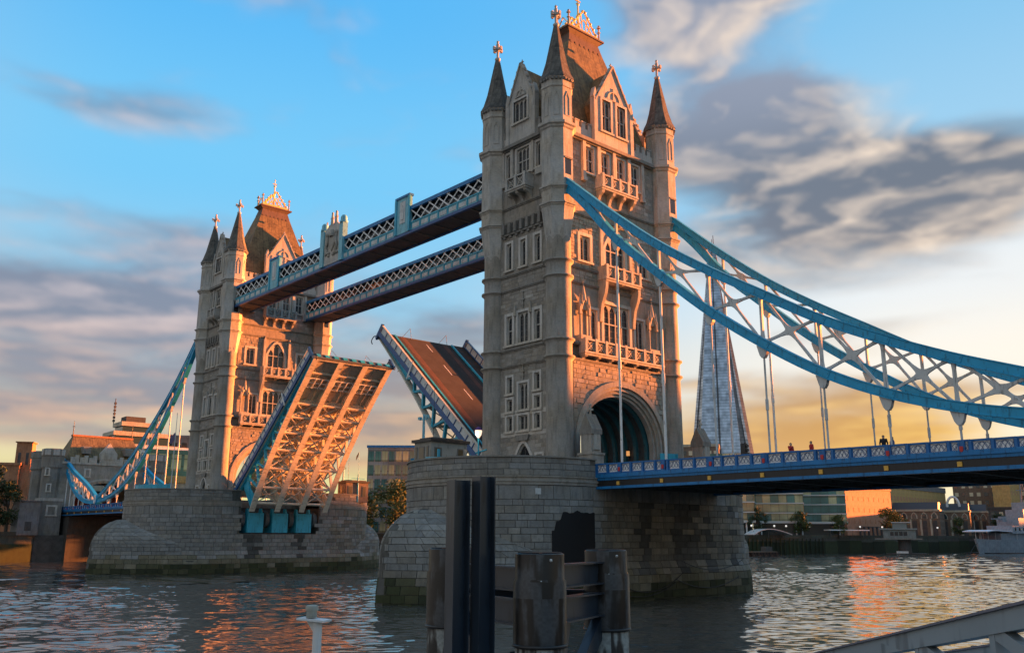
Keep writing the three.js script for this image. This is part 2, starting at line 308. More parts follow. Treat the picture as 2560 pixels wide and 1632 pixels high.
function makePier(px, label, near) {
  const t = thing('bridge_pier', label, 'pier', px, 0, 0, 0, 'stone river piers of the bridge');
  const S = (s, y) => { const [nx, nz, cx, cz] = outline(s), r = PR + flare(y); return V(px + cx + nx * r, y, cz + nz * r); };
  const N = (s, y) => { const [nx, nz] = outline(s); return V(nx, y < 3.3 && y > 2.2 ? 0.5 : 0, nz).normalize(); };
  const notch = near ? -1 : 1;                                               // the bascule chamber opens to the river
  const stad = (r, n = 40, cut = 0) => {
    const pts = [];
    for (let i = 0; i <= n; i++) { const a = Math.PI * i / n; pts.push([r * Math.cos(a), PZ + r * Math.sin(a)]); }
    if (cut && notch < 0) { pts.push([-r, 7.3], [-r + cut, 7.3], [-r + cut, -7.3], [-r, -7.3]); }
    for (let i = 0; i <= n; i++) { const a = Math.PI + Math.PI * i / n; pts.push([r * Math.cos(a), -PZ + r * Math.sin(a)]); }
    if (cut && notch > 0) { pts.push([r, -7.3], [r - cut, -7.3], [r - cut, 7.3], [r, 7.3]); }
    return pts;
  };
  const up = (y) => M4().makeRotationX(-Math.PI / 2).setPosition(0, y, 0);    // outline x,y -> x,-z: stadium is symmetric in z
  const core = new B().prism(stad(PR + 0.58), 5.4, up(-3.2)).prism(stad(PR - 0.06), 4.2, up(2.2)).prism(stad(PR - 0.06, 40, 7), 5.55, up(6.4));
  core.mesh('core', M.joint, t);
  // moulded string and the smooth parapet that rings the two ends
  const str = new B();
  for (const [r, y, h] of [[PR + 0.10, 10.75, 0.28], [PR + 0.2, 11.03, 0.2], [PR + 0.12, 11.23, 0.22], [PR + 0.24, 11.45, 0.14]]) str.prism(stad(r, 48, 7), h, up(y));
  str.mesh('string_course', M.stone, t);
  new B().prism(stad(PR - 0.6, 40, 6.4), 0.5, up(11.56)).mesh('paving', M.stoneDark, t);
  const para = new B(), cap = new B();
  for (const [a0, a1, ez] of [[0, Math.PI, PZ], [Math.PI, 2 * Math.PI, -PZ]]) {
    const ring = (r0, r1) => { const p = []; for (let i = 0; i <= 36; i++) { const a = a0 + (a1 - a0) * i / 36; p.push([r1 * Math.cos(a), ez + r1 * Math.sin(a)]); } for (let i = 36; i >= 0; i--) { const a = a0 + (a1 - a0) * i / 36; p.push([r0 * Math.cos(a), ez + r0 * Math.sin(a)]); } return p; };
    para.prism(ring(PR - 0.55, PR - 0.1), 1.68, up(11.6)); cap.prism(ring(PR - 0.68, PR + 0.12), 0.16, up(13.27));
  }
  for (const sx of [-1, 1]) for (const sz of [-1, 1]) { para.bx(sx * (PR - 0.55), sx * (PR - 0.1), 11.6, 13.28, sz * (sx === notch ? 7.4 : 9.7), sz * PZ); cap.bx(sx * (PR - 0.68), sx * (PR + 0.12), 13.27, 13.43, sz * (sx === notch ? 7.4 : 9.7), sz * PZ); }
  para.mesh('parapet', M.joint, t); cap.mesh('coping', M.stoneDark, t);
  // pointed cutwaters, their tops curving back to the wall
  const pick = (s, y, c) => {
    const n = fbm(c.x * 0.35 + 3, c.z * 0.35 + y * 0.2, 0, 400 + (near ? 1 : 0), 3), al = 1.7 + 1.5 * (n - 0.5) + (c.z < -14 ? 0.5 : 0);
    if (y < al * (near && c.z > 12 ? 1.15 : 0.9)) return choose(ALGAE);
    if (y < 2.7 + (n - 0.5)) return choose(near && c.z > 10 ? PIERW : MUD);
    if (near) {
      const w = c.x - px;
      if (w > 10.5 && c.z < 9 && y < 10) { const k = vnoise(c.z * 0.9 + 5, 0, 0, 71); if (k > 0.66) return choose(SOOT); return choose(PIERW); }
    } else if (c.x - px > 10.4 && Math.abs(c.z) < 7.4 && y < 6.6) { const k = vnoise(c.z * 0.75 + 2, 0, 0, 73); if (k > 0.6) return choose(SOOT); }
    if (c.z < -10 && stoneR() < 0.5) return choose(PIERW);
    return choose(PIER);
  };
  const rows = []; for (let y = -0.6, i = 0; y < 10.7; i++) { rows.push(y); y += y < 2.2 ? 0.75 : [0.62, 0.7, 0.58, 0.66][i % 4]; } rows[rows.length - 1] = 10.72;
  const chamber = (s, y, c) => notch * (c.x - px) > PR - 0.3 && Math.abs(c.z) < 7.45 && y > 6.35;
  let st = layStones(S, N, 2 * PL, rows, 1.45, pick, { vis: true, skip: (u, v) => chamber(u, v, S(u, v)) });
  const SP = (s, y) => { const q = S(s, y); return q; };
  st = st.concat(layStones(SP, N, 2 * PL, [11.62, 12.18, 12.74, 13.26], 1.7, () => choose(PIER), { vis: true, joint: 0.02, proud: 0.0, jitter: 0.004, skip: (u, v) => { const q = S(u, v); return Math.abs(q.z) < 9.6 || chamber(u, v, q); } }));
  for (const sz of [1, -1]) {
    const k = y => y < 4.2 ? 1 : Math.sqrt(Math.max(0, 1 - Math.pow((y - 4.2) / 4.5, 2)));
    const CS = (u, y) => {                                                   // u: 0..1 base to tip to base
      const kk = k(y), f = y < 3 ? 0.25 * (3 - Math.max(y, 1)) / 2 : 0, tip = PZ + PR + (5.2 + f) * kk - (1 - kk) * 0.02, th = mix(0.42, Math.PI / 2, Math.pow(clamp((y - 4.3) / 4.4), 1.1));
      const sd = u < 0.5 ? 1 : -1, w = u < 0.5 ? u * 2 : 2 - u * 2, q = 1 - w;
      const A = [(PR + f) * Math.cos(th), PZ + (PR + f) * Math.sin(th)], dx = A[0], dz = tip - A[1], l = Math.hypot(dx, dz) + 1e-6, e = 0.17 * l * (0.45 + 0.55 * kk);
      const C = [A[0] / 2 + dz / l * e, (A[1] + tip) / 2 + dx / l * e];
      return V(px + sd * (q * q * A[0] + 2 * q * w * C[0]), y, sz * (q * q * A[1] + 2 * q * w * C[1] + w * w * tip));
    };
    const CN = (u, y) => { const a = CS(clamp(u - 0.01), y), b = CS(clamp(u + 0.01), y), c = CS(u, Math.min(8.69, y + 0.05)), d = CS(u, y - 0.05); const n = b.sub(a).cross(c.sub(d)); n.multiplyScalar(-sz); if (n.lengthSq() < 1e-12) n.set(0, 1, 0); return n.normalize(); };
    const ys = [-1.5, 0, 1, 2, 3, 4.2, 4.8, 5.5, 6.2, 6.9, 7.6, 8.0, 8.3, 8.55, 8.69], nu = 28, pos = [], idx = [];
    ys.forEach(y => { for (let i = 0; i <= nu; i++) { const u = i / nu, q = CS(u, y).addScaledVector(CN(u, y), -0.07); pos.push(q.x - px, q.y, q.z); } });
    for (let j = 0; j < ys.length - 1; j++) for (let i = 0; i < nu; i++) { const a = j * (nu + 1) + i, b = a + 1, c = a + nu + 1, d = c + 1; sz > 0 ? idx.push(a, c, b, b, c, d) : idx.push(a, b, c, b, d, c); }
    const g = new THREE.BufferGeometry(); g.setAttribute('position', new THREE.Float32BufferAttribute(pos, 3)); g.setIndex(idx); g.computeVertexNormals();
    new B().add(g).mesh('cutwater', M.joint, t);
    const rw = [-0.5, 0.2, 0.95, 1.7, 2.4, 3.05, 3.65, 4.2, 4.75, 5.35, 5.95, 6.55, 7.15, 7.7, 8.15, 8.5];
    for (let r = 0; r < rw.length - 1; r++) {
      const per = CS(0, rw[r]).distanceTo(CS(0.5, rw[r])) * 2;
      const sc = Math.max(per, 0.6);
      st = st.concat(layStones((u, y) => CS(clamp(u / sc), y), (u, y) => CN(clamp(u / sc), y), sc, [rw[r], rw[r + 1]], 1.35, pick, { vis: true, proud: 0.02, jitter: 0.01 }));
    }
  }
  for (const s of st) s.c.x -= px;
  placeStones(st, t, 300);
  // weep holes and a small plaque on the quay-facing side
  if (near) {
    for (const s0 of [PL - 3.1, PL + 0.2]) { const q = S(s0 + Math.PI * PR / 2 - 6, 10.3), n = N(s0 + Math.PI * PR / 2 - 6, 10.3); new B().box(0, 0, 0, 0.5, 0.75, 0.12).mesh('drain_hole', TAR, t, M4().makeRotationY(Math.atan2(n.x, n.z)).setPosition(q.x - px, q.y, q.z)); }
    const s1 = Math.PI * PR / 2 + 2 * PZ + 5.2, q = S(s1, 10.15), n = N(s1, 10.15); new B().box(0, 0, 0, 0.55, 0.55, 0.1).mesh('plaque', M.pale, t, M4().makeRotationY(Math.atan2(n.x, n.z)).setPosition(q.x - px, q.y, q.z));
    // black tarred patch with a ragged top and left edge
    { const R = rng(12), a0 = Math.PI * PR / 2 + 2 * PZ - 1.2, pts = [], n = 22; for (let i = 0; i <= n; i++) { const u = a0 + 5.1 * i / n, j = i > n - 5 && i < n - 3 ? 0.7 : 0; const lo = 2.6, q = Math.floor(i / 3), hi = i > n - 2 ? 6.6 : i > n - 5 ? 7.4 + 0.25 * R() : 8.55 - 0.34 * hash(q, 3, 5) - 0.1 * R() - (q % 3 === 1 ? 0.22 : 0); pts.push([u, lo, hi]); }
      const pos = []; for (let i = 0; i < n; i++) { const [u0, l0, h0] = pts[i], [u1, , h1] = pts[i + 1], P = (u, y) => { const q = S(u, y).addScaledVector(N(u, y), y < 3.3 ? 0.12 : 0.062); return [q.x - px, q.y, q.z]; }; for (let k = 0; k < 6; k++) { const a = P(u0, mix(l0, h0, k / 6)), b = P(u1, mix(l0, h1, k / 6)), c = P(u1, mix(l0, h1, (k + 1) / 6)), d = P(u0, mix(l0, h0, (k + 1) / 6)); pos.push(...a, ...c, ...b, ...a, ...d, ...c); } }
      const g = new THREE.BufferGeometry(); g.setAttribute('position', new THREE.Float32BufferAttribute(pos, 3)); g.computeVertexNormals(); new B().add(g).mesh('tar_patch', TAR, t); }
    // mooring chains looped along the base of the shoreward face
    for (const [z0, z1, y0, sag] of [[9, -2, 2.4, 1.6], [-2, -13, 3.7, 1.0], [10, -1, 1.6, 1.2], [-1, -12, 1.9, 1.0]]) {
      const pts = []; for (let i = 0; i <= 12; i++) { const f = i / 12; pts.push(V(PR + 0.78 + (y0 < 3.3 ? 0 : 0), y0 - sag * 4 * f * (1 - f), mix(z0, z1, f))); }
      new B().tube(pts, 0.045, 5).mesh('mooring_chain', M.black, t);
    }
  } else {
    // counterweight boxes in the open chamber, between the girder tails
    for (const z of [-4.5, 0, 4.5]) {
      const b = new B().bx(7.6, 10.55, 6.55, 9.6, z - 1.45, z + 1.45).bx(7.4, 10.5, 9.6, 9.75, z - 1.5, z + 1.5);
      for (const s of [-1, 1]) b.prism([[-0.5, 0], [0.5, 0], [0.2, 0.75], [-0.35, 0.75]], 0.3, T(9.8, 9.75, z + s * 1.2 - 0.15));
      b.mesh('counterweight_box', M.teal, t);
    }
    for (const z of [-6.7, -2.25, 2.25, 6.7]) new B().cyl(V(9.2, 8.7, z - 0.35), V(9.2, 8.7, z + 0.35), 1.35, 1.35, 18).mesh('quadrant_housing', M.soffit, t);
  }
  return t;
}
const pierNear = makePier(0, 'nearer stone pier with a square black patch on its curved side', true);
const pierFar = makePier(-82.3, 'farther stone pier with blue counterweight boxes in its open recess', false);

// ---------- windows: stone surround > mullions and single panes ----------
const lightPath = (x0, x1, y0, y1, arch) => {                                  // outline of one opening, arched or square headed
  if (!arch) return [[x0, y0], [x1, y0], [x1, y1], [x0, y1]];
  const w = (x1 - x0) / 2, cx = (x0 + x1) / 2, s = y1 - w * 1.25, p = [[x0, y0], [x1, y0], [x1, s]];
  for (let i = 1; i < 6; i++) { const a = i / 6; p.push([cx + w * (1 - a) * Math.sqrt(1 - a * a * 0.35), s + (y1 - s) * Math.sin(a * Math.PI / 2)]); }
  p.push([cx, y1]);
  for (let i = 5; i > 0; i--) { const a = i / 6; p.push([cx - w * (1 - a) * Math.sqrt(1 - a * a * 0.35), s + (y1 - s) * Math.sin(a * Math.PI / 2)]); }
  p.push([x0, s]); return p;
};
const winCache = {};
function windowParts(w, h, o) {
  const key = JSON.stringify([w, h, o.n, o.rows, o.arch, o.big, o.t, o.sill]);
  if (winCache[key]) return winCache[key];
  const t = o.t ?? 0.26, n = o.n ?? 2, rows = o.rows ?? 1, big = o.big;          // big: the whole head is one arch
  const inner = lightPath(-w / 2, w / 2, 0, h, big);
  const fr = new B().prism(lightPath(-w / 2 - t, w / 2 + t, -0.05, h + t, big), 0.5, T(0, 0, -0.38), [inner.slice().reverse()]);
  if (o.sill !== false) fr.bx(-w / 2 - t - 0.1, w / 2 + t + 0.1, -0.25, -0.02, -0.3, 0.24);
  if (o.hood) fr.bx(-w / 2 - t - 0.1, w / 2 + t + 0.1, h + t - 0.02, h + t + 0.13, -0.1, 0.22);
  const holes = [], panes = [], gap = 0.13, lw = (w - gap * (n + 1)) / n, rh = (h - gap * (rows + 1)) / rows;
  for (let j = 0; j < rows; j++) for (let i = 0; i < n; i++) {
    const x0 = -w / 2 + gap + i * (lw + gap), y0 = gap + j * (rh + gap), top = j === rows - 1;
    let y1 = y0 + rh; if (big && top) { const c = Math.abs(x0 + lw / 2) / (w / 2); y1 -= w * 0.62 * Math.pow(c, 1.6) + 0.1; }
    const p = lightPath(x0, x0 + lw, y0, y1, top && o.arch !== false); holes.push(p.slice().reverse()); panes.push(p);
  }
  const mu = new B().prism(inner, 0.16, T(0, 0, -0.3), holes);
  const pg = panes.map(p => { const xs = p.map(q => q[0]), ys = p.map(q => q[1]); const b = new B().bx(Math.min(...xs) - 0.03, Math.max(...xs) + 0.03, Math.min(...ys) - 0.03, Math.max(...ys) + 0.03, -0.32, -0.27); return b.geo(); });
  const lead = new B();
  for (let i = 0; i < n; i++) { const x = -w / 2 + gap + i * (lw + gap) + lw / 2; lead.bx(x - 0.018, x + 0.018, 0.05, h - (big ? w * 0.3 : 0.1), -0.28, -0.255); }
  for (let i = 1, k = Math.max(2, Math.round(h / 0.75)); i < k; i++) { const y = h * i / k; if (!big || y < h - w * 0.75) lead.bx(-w / 2 + 0.02, w / 2 - 0.02, y - 0.02, y + 0.02, -0.28, -0.25); }
  return winCache[key] = { frame: fr.geo(), mull: mu.geo(), panes: pg, lead: lead.l.length ? lead.geo() : null, w, h };
}
function addWindow(parent, m, w, h, o = {}) {
  const p = windowParts(w, h, o), f = inst(p.frame, o.mat || M.trim, 'window', parent, m);
  inst(p.mull, o.mmat || M.stoneLight, 'mullion', f); for (const g of p.panes) inst(g, M.glass, 'pane', f);
  if (p.lead) inst(p.lead, M.bar, 'glazing_bar', f);
  return f;
}
// ---------- the towers ----------
const AX = 5.12, AZ = 9.07, Y0 = 11.9;
const S6 = 24.47, S5 = 26.3, S4 = 33.2, S3 = 34.93, S2 = 41.17, S1 = 43.07, HC = 50.5, CB = 55.9, CA = 63.2, FT = 65.9;
const ribM = mat(0.03, 0.15, 0.19, { map: tPaint, roughness: 0.5 });
function makeTower() {
  const t = thing('bridge_tower', '', 'tower', 0, 0, 0, 0, 'gothic towers of the bridge');
  const faceE = (s) => s > 0 ? T(0, 0, 0) : T(0, 0, 0, Math.PI);                // looking out along +z / -z
  const faceN = (s) => T(0, 0, 0, s * Math.PI / 2);
  const at = (F, x, y, z) => F.clone().multiply(T(x, y, z));
  const stones = [];
  const TW = [0.86, 0.93, 1, 1.06, 1.14].map(k => mat(0.345 * k, 0.322 * k, 0.28 * k, stoneOpt)), RF = [0.9, 1, 1.1].map(k => mat(0.40 * k, 0.36 * k, 0.30 * k, stoneOpt)), LT = mat(0.48, 0.455, 0.40, stoneOpt);
  const wall = (F, z, x0, x1, y0, y1, wins, name = 'wall', th = 0.6, lay) => {   // a wall slab with real openings and its windows
    const b = new B().prism([[x0, y0], [x1, y0], [x1, y1], [x0, y1]], th, at(F, 0, 0, z - th), wins.map(w => lightPath(w.x - w.w / 2 - 0.02, w.x + w.w / 2 + 0.02, w.y - 0.01, w.y + w.h + 0.02, w.o && w.o.big).reverse()));
    b.mesh(name, M.stone, t);
    for (const w of wins) addWindow(t, at(F, w.x, w.y, z), w.w, w.h, w.o);
    if (lay) {
      const q = V(), n = V(0, 0, 1).transformDirection(F), rows = []; for (let y = y0; y < y1 - 0.2; y += lay.h * (0.85 + 0.3 * stoneR())) rows.push(y); rows.push(y1);
      const xa = lay.x0 ?? x0, xb = lay.x1 ?? x1;
      stones.push(...layStones((u, v) => q.clone().set(xa + u, v, z).applyMatrix4(F), () => n, xb - xa, rows, lay.len, () => lay.mats ? choose(lay.mats) : (stoneR() < 0.06 ? LT : choose(TW)), {
        joint: 0.03, proud: lay.proud ?? 0.025, jitter: lay.jit ?? 0.012, rough: lay.rough ?? 0.006,
        skip: (um, vm, a, b2, v0, v1) => wins.some(w => xa + b2 > w.x - w.w / 2 - 0.28 && xa + a < w.x + w.w / 2 + 0.28 && v1 > w.y - 0.3 && v0 < w.y + w.h + 0.3) || (lay.skip && lay.skip(xa + um, vm, xa + a, xa + b2, v0, v1)),
      }));
    }
  };
  const OW = { n: 2, rows: 2, t: 0.24 };
  for (const s of [1, -1]) {
    const F = faceE(s), ez = 9.45, lay = s > 0;
    // ground storey of the narrow side
    wall(F, ez, -5.1, 5.1, Y0, S6, [
      { x: -2.2, y: 21.3, w: 0.85, h: 1.8, o: { n: 1, arch: false } }, { x: 2.2, y: 21.3, w: 0.85, h: 1.8, o: { n: 1, arch: false } },
      { x: 0, y: 19.35, w: 1.5, h: 2.9, o: { n: 2, rows: 1 } }, { x: 0, y: 17.15, w: 1.5, h: 1.6, o: { n: 2, arch: false } },
      { x: -2.2, y: 19.3, w: 0.9, h: 1.35, o: { n: 1, arch: false } }, { x: 2.2, y: 19.3, w: 0.9, h: 1.35, o: { n: 1, arch: false } },
      { x: -2.2, y: 17.15, w: 0.9, h: 1.6, o: { n: 1, arch: false } }, { x: 2.2, y: 17.15, w: 0.9, h: 1.6, o: { n: 1, arch: false } },
      { x: -2.5, y: 13.2, w: 0.9, h: 1.2, o: { n: 1, arch: false } }, { x: 2.5, y: 13.2, w: 0.9, h: 1.2, o: { n: 1, arch: false } },
      { x: 0, y: 12.0, w: 2.3, h: 3.7, o: { n: 1, big: true, arch: true, t: 0.4, sill: false } },
    ], 'wall', 0.6, lay && { h: 0.42, len: 1.0, x0: -4, x1: 4 });
    new B().bx(-3.65, 3.65, 16.55, 17.0, ez - 0.05, ez + 0.06).mesh('band', M.trim, t, F);
    for (const [a, b] of [[-3.65, -2.95], [-1.5, -0.98], [0.98, 1.5], [2.95, 3.65]]) new B().bx(a, b, 18.78, 19.24, ez - 0.05, ez + 0.05).mesh('band', M.trim, t, F);
    new B().prism([[-0.85, 0], [0.85, 0], [1.05, 0.62], [-1.05, 0.62]], 0.35, T(0, 16.0, ez - 0.05)).mesh('carved_block', M.stoneDark, t, F);
    const fin = (x, y, h, z) => new B().cyl(V(x, y, z), V(x, y + h, z), 0.07, 0.05, 6).box(x, y + h * 0.55, z, 0.5, 0.12, 0.16).box(x, y + h * 0.28, z, 0.32, 0.14, 0.16).sph(x, y + h, z, 0.12).mesh('finial', M.sculpt, t, F);
    fin(0, 22.6, 1.7, ez + 0.12);
    // second storey
    wall(F, ez, -5.1, 5.1, S6, S4, [{ x: -2.25, y: 26.75, w: 0.95, h: 3.3, o: { n: 1, rows: 2, t: 0.34 } }, { x: 0, y: 26.75, w: 1.7, h: 3.45, o: { n: 2, rows: 1, t: 0.3 } }, { x: 2.25, y: 26.75, w: 0.95, h: 3.3, o: { n: 1, rows: 2, t: 0.34 } }], 'wall', 0.6, lay && { h: 0.45, len: 1.15, x0: -4, x1: 4 });
    fin(0, 30.55, 1.9, ez + 0.12);
    for (const x of [-1.25, 1.25]) new B().prism([[-0.2, 0], [0.2, 0], [0.12, 0.9], [0, 1.25], [-0.12, 0.9]], 0.25, T(x, 29.9, ez)).mesh('pinnacle', M.sculpt, t, F);
    // third storey, three narrow lights under a corbel table
    wall(F, ez, -5.1, 5.1, S4, S2, [-2.35, 0, 2.35].map(x => ({ x, y: 35.5, w: 0.85, h: 3.1, o: { n: 1, t: 0.3 } })), 'wall', 0.6, lay && { h: 0.45, len: 1.15, x0: -4, x1: 4 });
    for (let i = 0; i < 7; i++) { const x = -3 + i; new B().bx(x - 0.19, x + 0.19, 39.75, 40.95, ez, ez + 0.5).bx(x - 0.19, x + 0.19, 39.3, 39.75, ez, ez + 0.28).mesh('corbel', M.stoneDark, t, F); }
    new B().bx(-3.5, 3.5, 39.55, 39.72, ez, ez + 0.34).mesh('corbel_band', M.stoneDark, t, F);
    // top storey with its balcony
    wall(F, ez, -5.1, 5.1, S2, HC, [{ x: -2.55, y: 46.6, w: 0.7, h: 3.0, o: { n: 1, t: 0.3 } }, { x: 0, y: 46.6, w: 2.1, h: 3.1, o: { n: 3, rows: 2, t: 0.32 } }, { x: 2.55, y: 46.6, w: 0.7, h: 3.0, o: { n: 1, t: 0.3 } }]);
    for (const x of [-1.75, 1.75, -3.3, 3.3]) new B().bx(x - 0.2, x + 0.2, 46.2, 50.2, ez - 0.05, ez + 0.3).mesh('pilaster', M.stoneLight, t, F);
    balcony(F, 1.65, ez, 1.25, 44.55, 1.35, 42.95, 2);
    for (const x of [-3, 3]) new B().bx(x - 0.75, x + 0.75, 45.6, 46.25, ez, ez + 0.35).mesh('apron', M.stoneLight, t, F);
    // gable dormer
    gable(F, ez + 0.45, 2.15, HC - 0.1, 55.4, 60.1, [{ x: 0, y: 52.9, w: 2.3, h: 2.7, o: { n: 3, t: 0.22 } }]);
    crenel(F, ez + 0.02, [[-3.9, -2.2], [2.2, 3.9]]);
  }
  function balcony(F, hw, z, out, y, ph, yb, nb) {
    new B().bx(-hw - 0.1, hw + 0.1, y - 0.2, y, z, z + out + 0.12).bx(-hw, hw, y - 0.42, y - 0.2, z, z + out).mesh('balcony_floor', M.stoneLight, t, F);
    new B().bx(-hw - 0.06, hw + 0.06, y + ph - 0.16, y + ph, z + out - 0.26, z + out + 0.08).mesh('balcony_rail', M.stoneLight, t, F);
    const n = Math.max(2, Math.round(hw * 1.2));
    for (let i = 0; i <= n; i++) { const x = -hw + 0.16 + (2 * hw - 0.32) * i / n; new B().bx(x - 0.17, x + 0.17, y, y + ph + 0.12, z + out - 0.24, z + out + 0.1).mesh('balcony_post', M.stoneLight, t, F); }
    for (let i = 0; i < n; i++) {
      const x0 = -hw + 0.33 + (2 * hw - 0.32) * i / n, x1 = x0 + (2 * hw - 0.32) / n - 0.34, b = new B(), zz = z + out - 0.08, m = (x0 + x1) / 2, y0 = y + 0.02, y1 = y + ph - 0.14;
      b.bar(V(x0, y0, zz), V(x1, y1, zz), 0.12, 0.13, V(0, 0, 1)).bar(V(x1, y0, zz), V(x0, y1, zz), 0.12, 0.13, V(0, 0, 1)).add(new THREE.TorusGeometry(Math.min(y1 - y0, x1 - x0) * 0.3, 0.06, 5, 14), T(m, (y0 + y1) / 2, zz));
      b.mesh('balustrade_panel', M.sculpt, t, F);
    }
    for (const s of [-1, 1]) new B().bx(s * (hw - 0.1), s * (hw + 0.06), y, y + ph, z, z + out - 0.24).mesh('balcony_side', M.stoneLight, t, F);
    for (let i = 0; i <= nb; i++) {
      const x = (-hw + 0.3) + (2 * hw - 0.6) * i / nb, k = y - 0.42 - yb;
      new B().prism([[0, 0], [0.14, 0.02], [0.3, k * 0.35], [out * 0.45, k * 0.6], [out * 0.86, k * 0.78], [out * 0.95, k], [0, k]], 0.4, M4().makeBasis(V(0, 0, 1), V(0, 1, 0), V(-1, 0, 0)).setPosition(x + 0.2, yb, z)).mesh('bracket', M.sculpt, t, F);
    }
  }
  function gable(F, z, hw, y0, y1, y2, wins) {
    const inset = 0.5, pts = [[-hw, y0], [hw, y0], [hw, y1], [hw - 0.12, y1 + 0.1], [0.12, y2], [-0.12, y2], [-hw + 0.12, y1 + 0.1], [-hw, y1]];
    new B().prism(pts, inset, F.clone().multiply(T(0, 0, z - inset)), wins.map(w => lightPath(w.x - w.w / 2, w.x + w.w / 2, w.y, w.y + w.h, w.o.big).reverse())).mesh('gable', M.stoneLight, t);
    for (const w of wins) addWindow(t, at(F, w.x, w.y, z), w.w, w.h, w.o);
    for (const s of [-1, 1]) {                                                     // coping, crockets and shoulder pinnacles
      new B().bar(V(s * (hw + 0.06), y1 - 0.05, z - 0.2), V(0, y2 + 0.22, z - 0.2), 0.7, 0.2, V(s * (y2 - y1), hw, 0).normalize()).mesh('gable_coping', M.sculpt, t, F);
      for (let i = 1; i < 5; i++) { const k = i / 5; new B().box(s * mix(hw, 0, k) + s * 0.14, mix(y1, y2, k) + 0.16, z - 0.1, 0.3, 0.3, 0.36).mesh('crocket', M.sculpt, t, F); }
      new B().bx(s * (hw - 0.2), s * (hw + 0.35), y0, y1 + 0.3, z - 0.55, z + 0.12).prism([[-0.32, 0], [0.32, 0], [0.32, 0.25], [0, 1.3], [-0.32, 0.25]], 0.6, T(s * (hw + 0.08), y1 + 0.3, z - 0.52)).mesh('gable_pier', M.stoneLight, t, F);
    }
    const cy = mix(y1, y2, 0.16);
    new B().add(new THREE.TorusGeometry(hw * 0.34, 0.12, 6, 18, Math.PI), T(0, cy, z)).bx(-hw * 0.42, hw * 0.42, cy - 0.12, cy, z - 0.05, z + 0.12).bx(-0.09, 0.09, cy, cy + hw * 0.5, z, z + 0.1).mesh('tracery', M.sculpt, t, F);
    new B().cyl(V(0, y2, z - 0.25), V(0, y2 + 0.75, z - 0.25), 0.12, 0.06, 6).box(0, y2 + 0.45, z - 0.25, 0.4, 0.12, 0.16).mesh('finial', M.sculpt, t, F);
    // little slated roof running back from the gable
    const g = new B().prism([[-hw + 0.2, y1 - 1.2], [hw - 0.2, y1 - 1.2], [hw - 0.2, y1 - 0.1], [0, y2 - 0.25], [-hw + 0.2, y1 - 0.1]], 5.2, T(0, 0, z - inset - 5.2)); g.mesh('dormer_roof', M.slate, t, F);
    new B().bx(-hw + 0.25, hw - 0.25, y0, y1 - 1.1, z - 4.6, z - inset).mesh('dormer_cheek', M.slate, t, F);
  }
  function crenel(F, z, spans) {
    for (const [a, b] of spans) {
      new B().bx(a, b, HC - 0.1, HC + 1.25, z - 0.45, z).mesh('parapet_wall', M.stoneLight, t, F);
      const n = Math.max(1, Math.round((b - a) / 0.95)), w = (b - a) / n;
      for (let i = 0; i < n; i++) new B().bx(a + i * w + w * 0.12, a + i * w + w * 0.72, HC + 1.25, HC + 1.95, z - 0.45, z).bx(a + i * w + w * 0.06, a + i * w + w * 0.78, HC + 1.95, HC + 2.08, z - 0.5, z + 0.08).mesh('merlon', M.stoneLight, t, F);
    }
  }
  // the broad sides, with the road arch
  const arcPts = (a, b, cy, y0, n = 26) => { const p = [[-a, y0]]; for (let i = 0; i <= n; i++) { const k = Math.PI * (1 - i / n); p.push([a * Math.cos(k), cy + b * Math.sin(k)]); } p.push([a, y0]); return p; };
  const CY = 15.6;
  for (const s of [1, -1]) {
    const F = faceN(s), lo = 5.75, nx = 5.2;
    const holeOut = arcPts(6.95, 6.5, CY, Y0);
    new B().prism([[-8.6, Y0], [-6.95, Y0], ...holeOut.slice(1, -1), [6.95, Y0], [8.6, Y0], [8.6, S6], [-8.6, S6]], 0.7, F.clone().multiply(T(0, 0, lo - 0.7))).mesh('arch_wall', M.stone, t);
    if (s > 0) {
      const q = V(), n = V(1, 0, 0), rows = []; for (let y = Y0; y < S6 - 0.3; y += 0.46 + 0.14 * stoneR()) rows.push(y); rows.push(S6 - 0.1);
      const ins = (x, y, m) => y < CY ? Math.abs(x) < 7.5 + m : Math.hypot(x / (7.5 + m), (y - CY) / (7.05 + m)) < 1;
      stones.push(...layStones((u, v) => q.clone().set(-7.7 + u, v, lo).applyMatrix4(F), () => n, 15.4, rows, 0.85, () => choose(RF), { joint: 0.04, proud: 0.07, jitter: 0.035, rough: 0.06, skip: (um, vm, a, b, v0, v1) => [a, b].some(x => [v0, v1].some(y => ins(-7.7 + x, y, 0))) }));
    }
    [[7.55, 7.05, 6.95, 6.5, 0.16], [6.95, 6.5, 6.6, 6.12, -0.12], [6.6, 6.12, 6.28, 5.78, -0.42], [6.28, 5.78, 6.0, 5.48, -0.72]].forEach(([a, b, c, d, o], i) => {
      const out = arcPts(a, b, CY, Y0), inn = arcPts(c, d, CY, Y0).reverse();
      new B().prism([...out, ...inn], 0.62, F.clone().multiply(T(0, 0, lo + o - 0.62))).mesh('archivolt', i % 2 ? M.stoneLight : M.sculpt, t);
    });
    // long balcony over the arch
    balcony(F, 6.55, lo - 0.1, 0.85, 25.25, 1.35, 24.2, 6);
    wall(F, nx, -8.6, 8.6, S6, S4, [
      { x: 0, y: 27.0, w: 4.3, h: 4.4, o: { n: 4, rows: 2, t: 0.36 } }, { x: -3.95, y: 27.0, w: 1.5, h: 3.4, o: { n: 2, rows: 1, t: 0.28 } }, { x: 3.95, y: 27.0, w: 1.5, h: 3.4, o: { n: 2, rows: 1, t: 0.28 } }]);
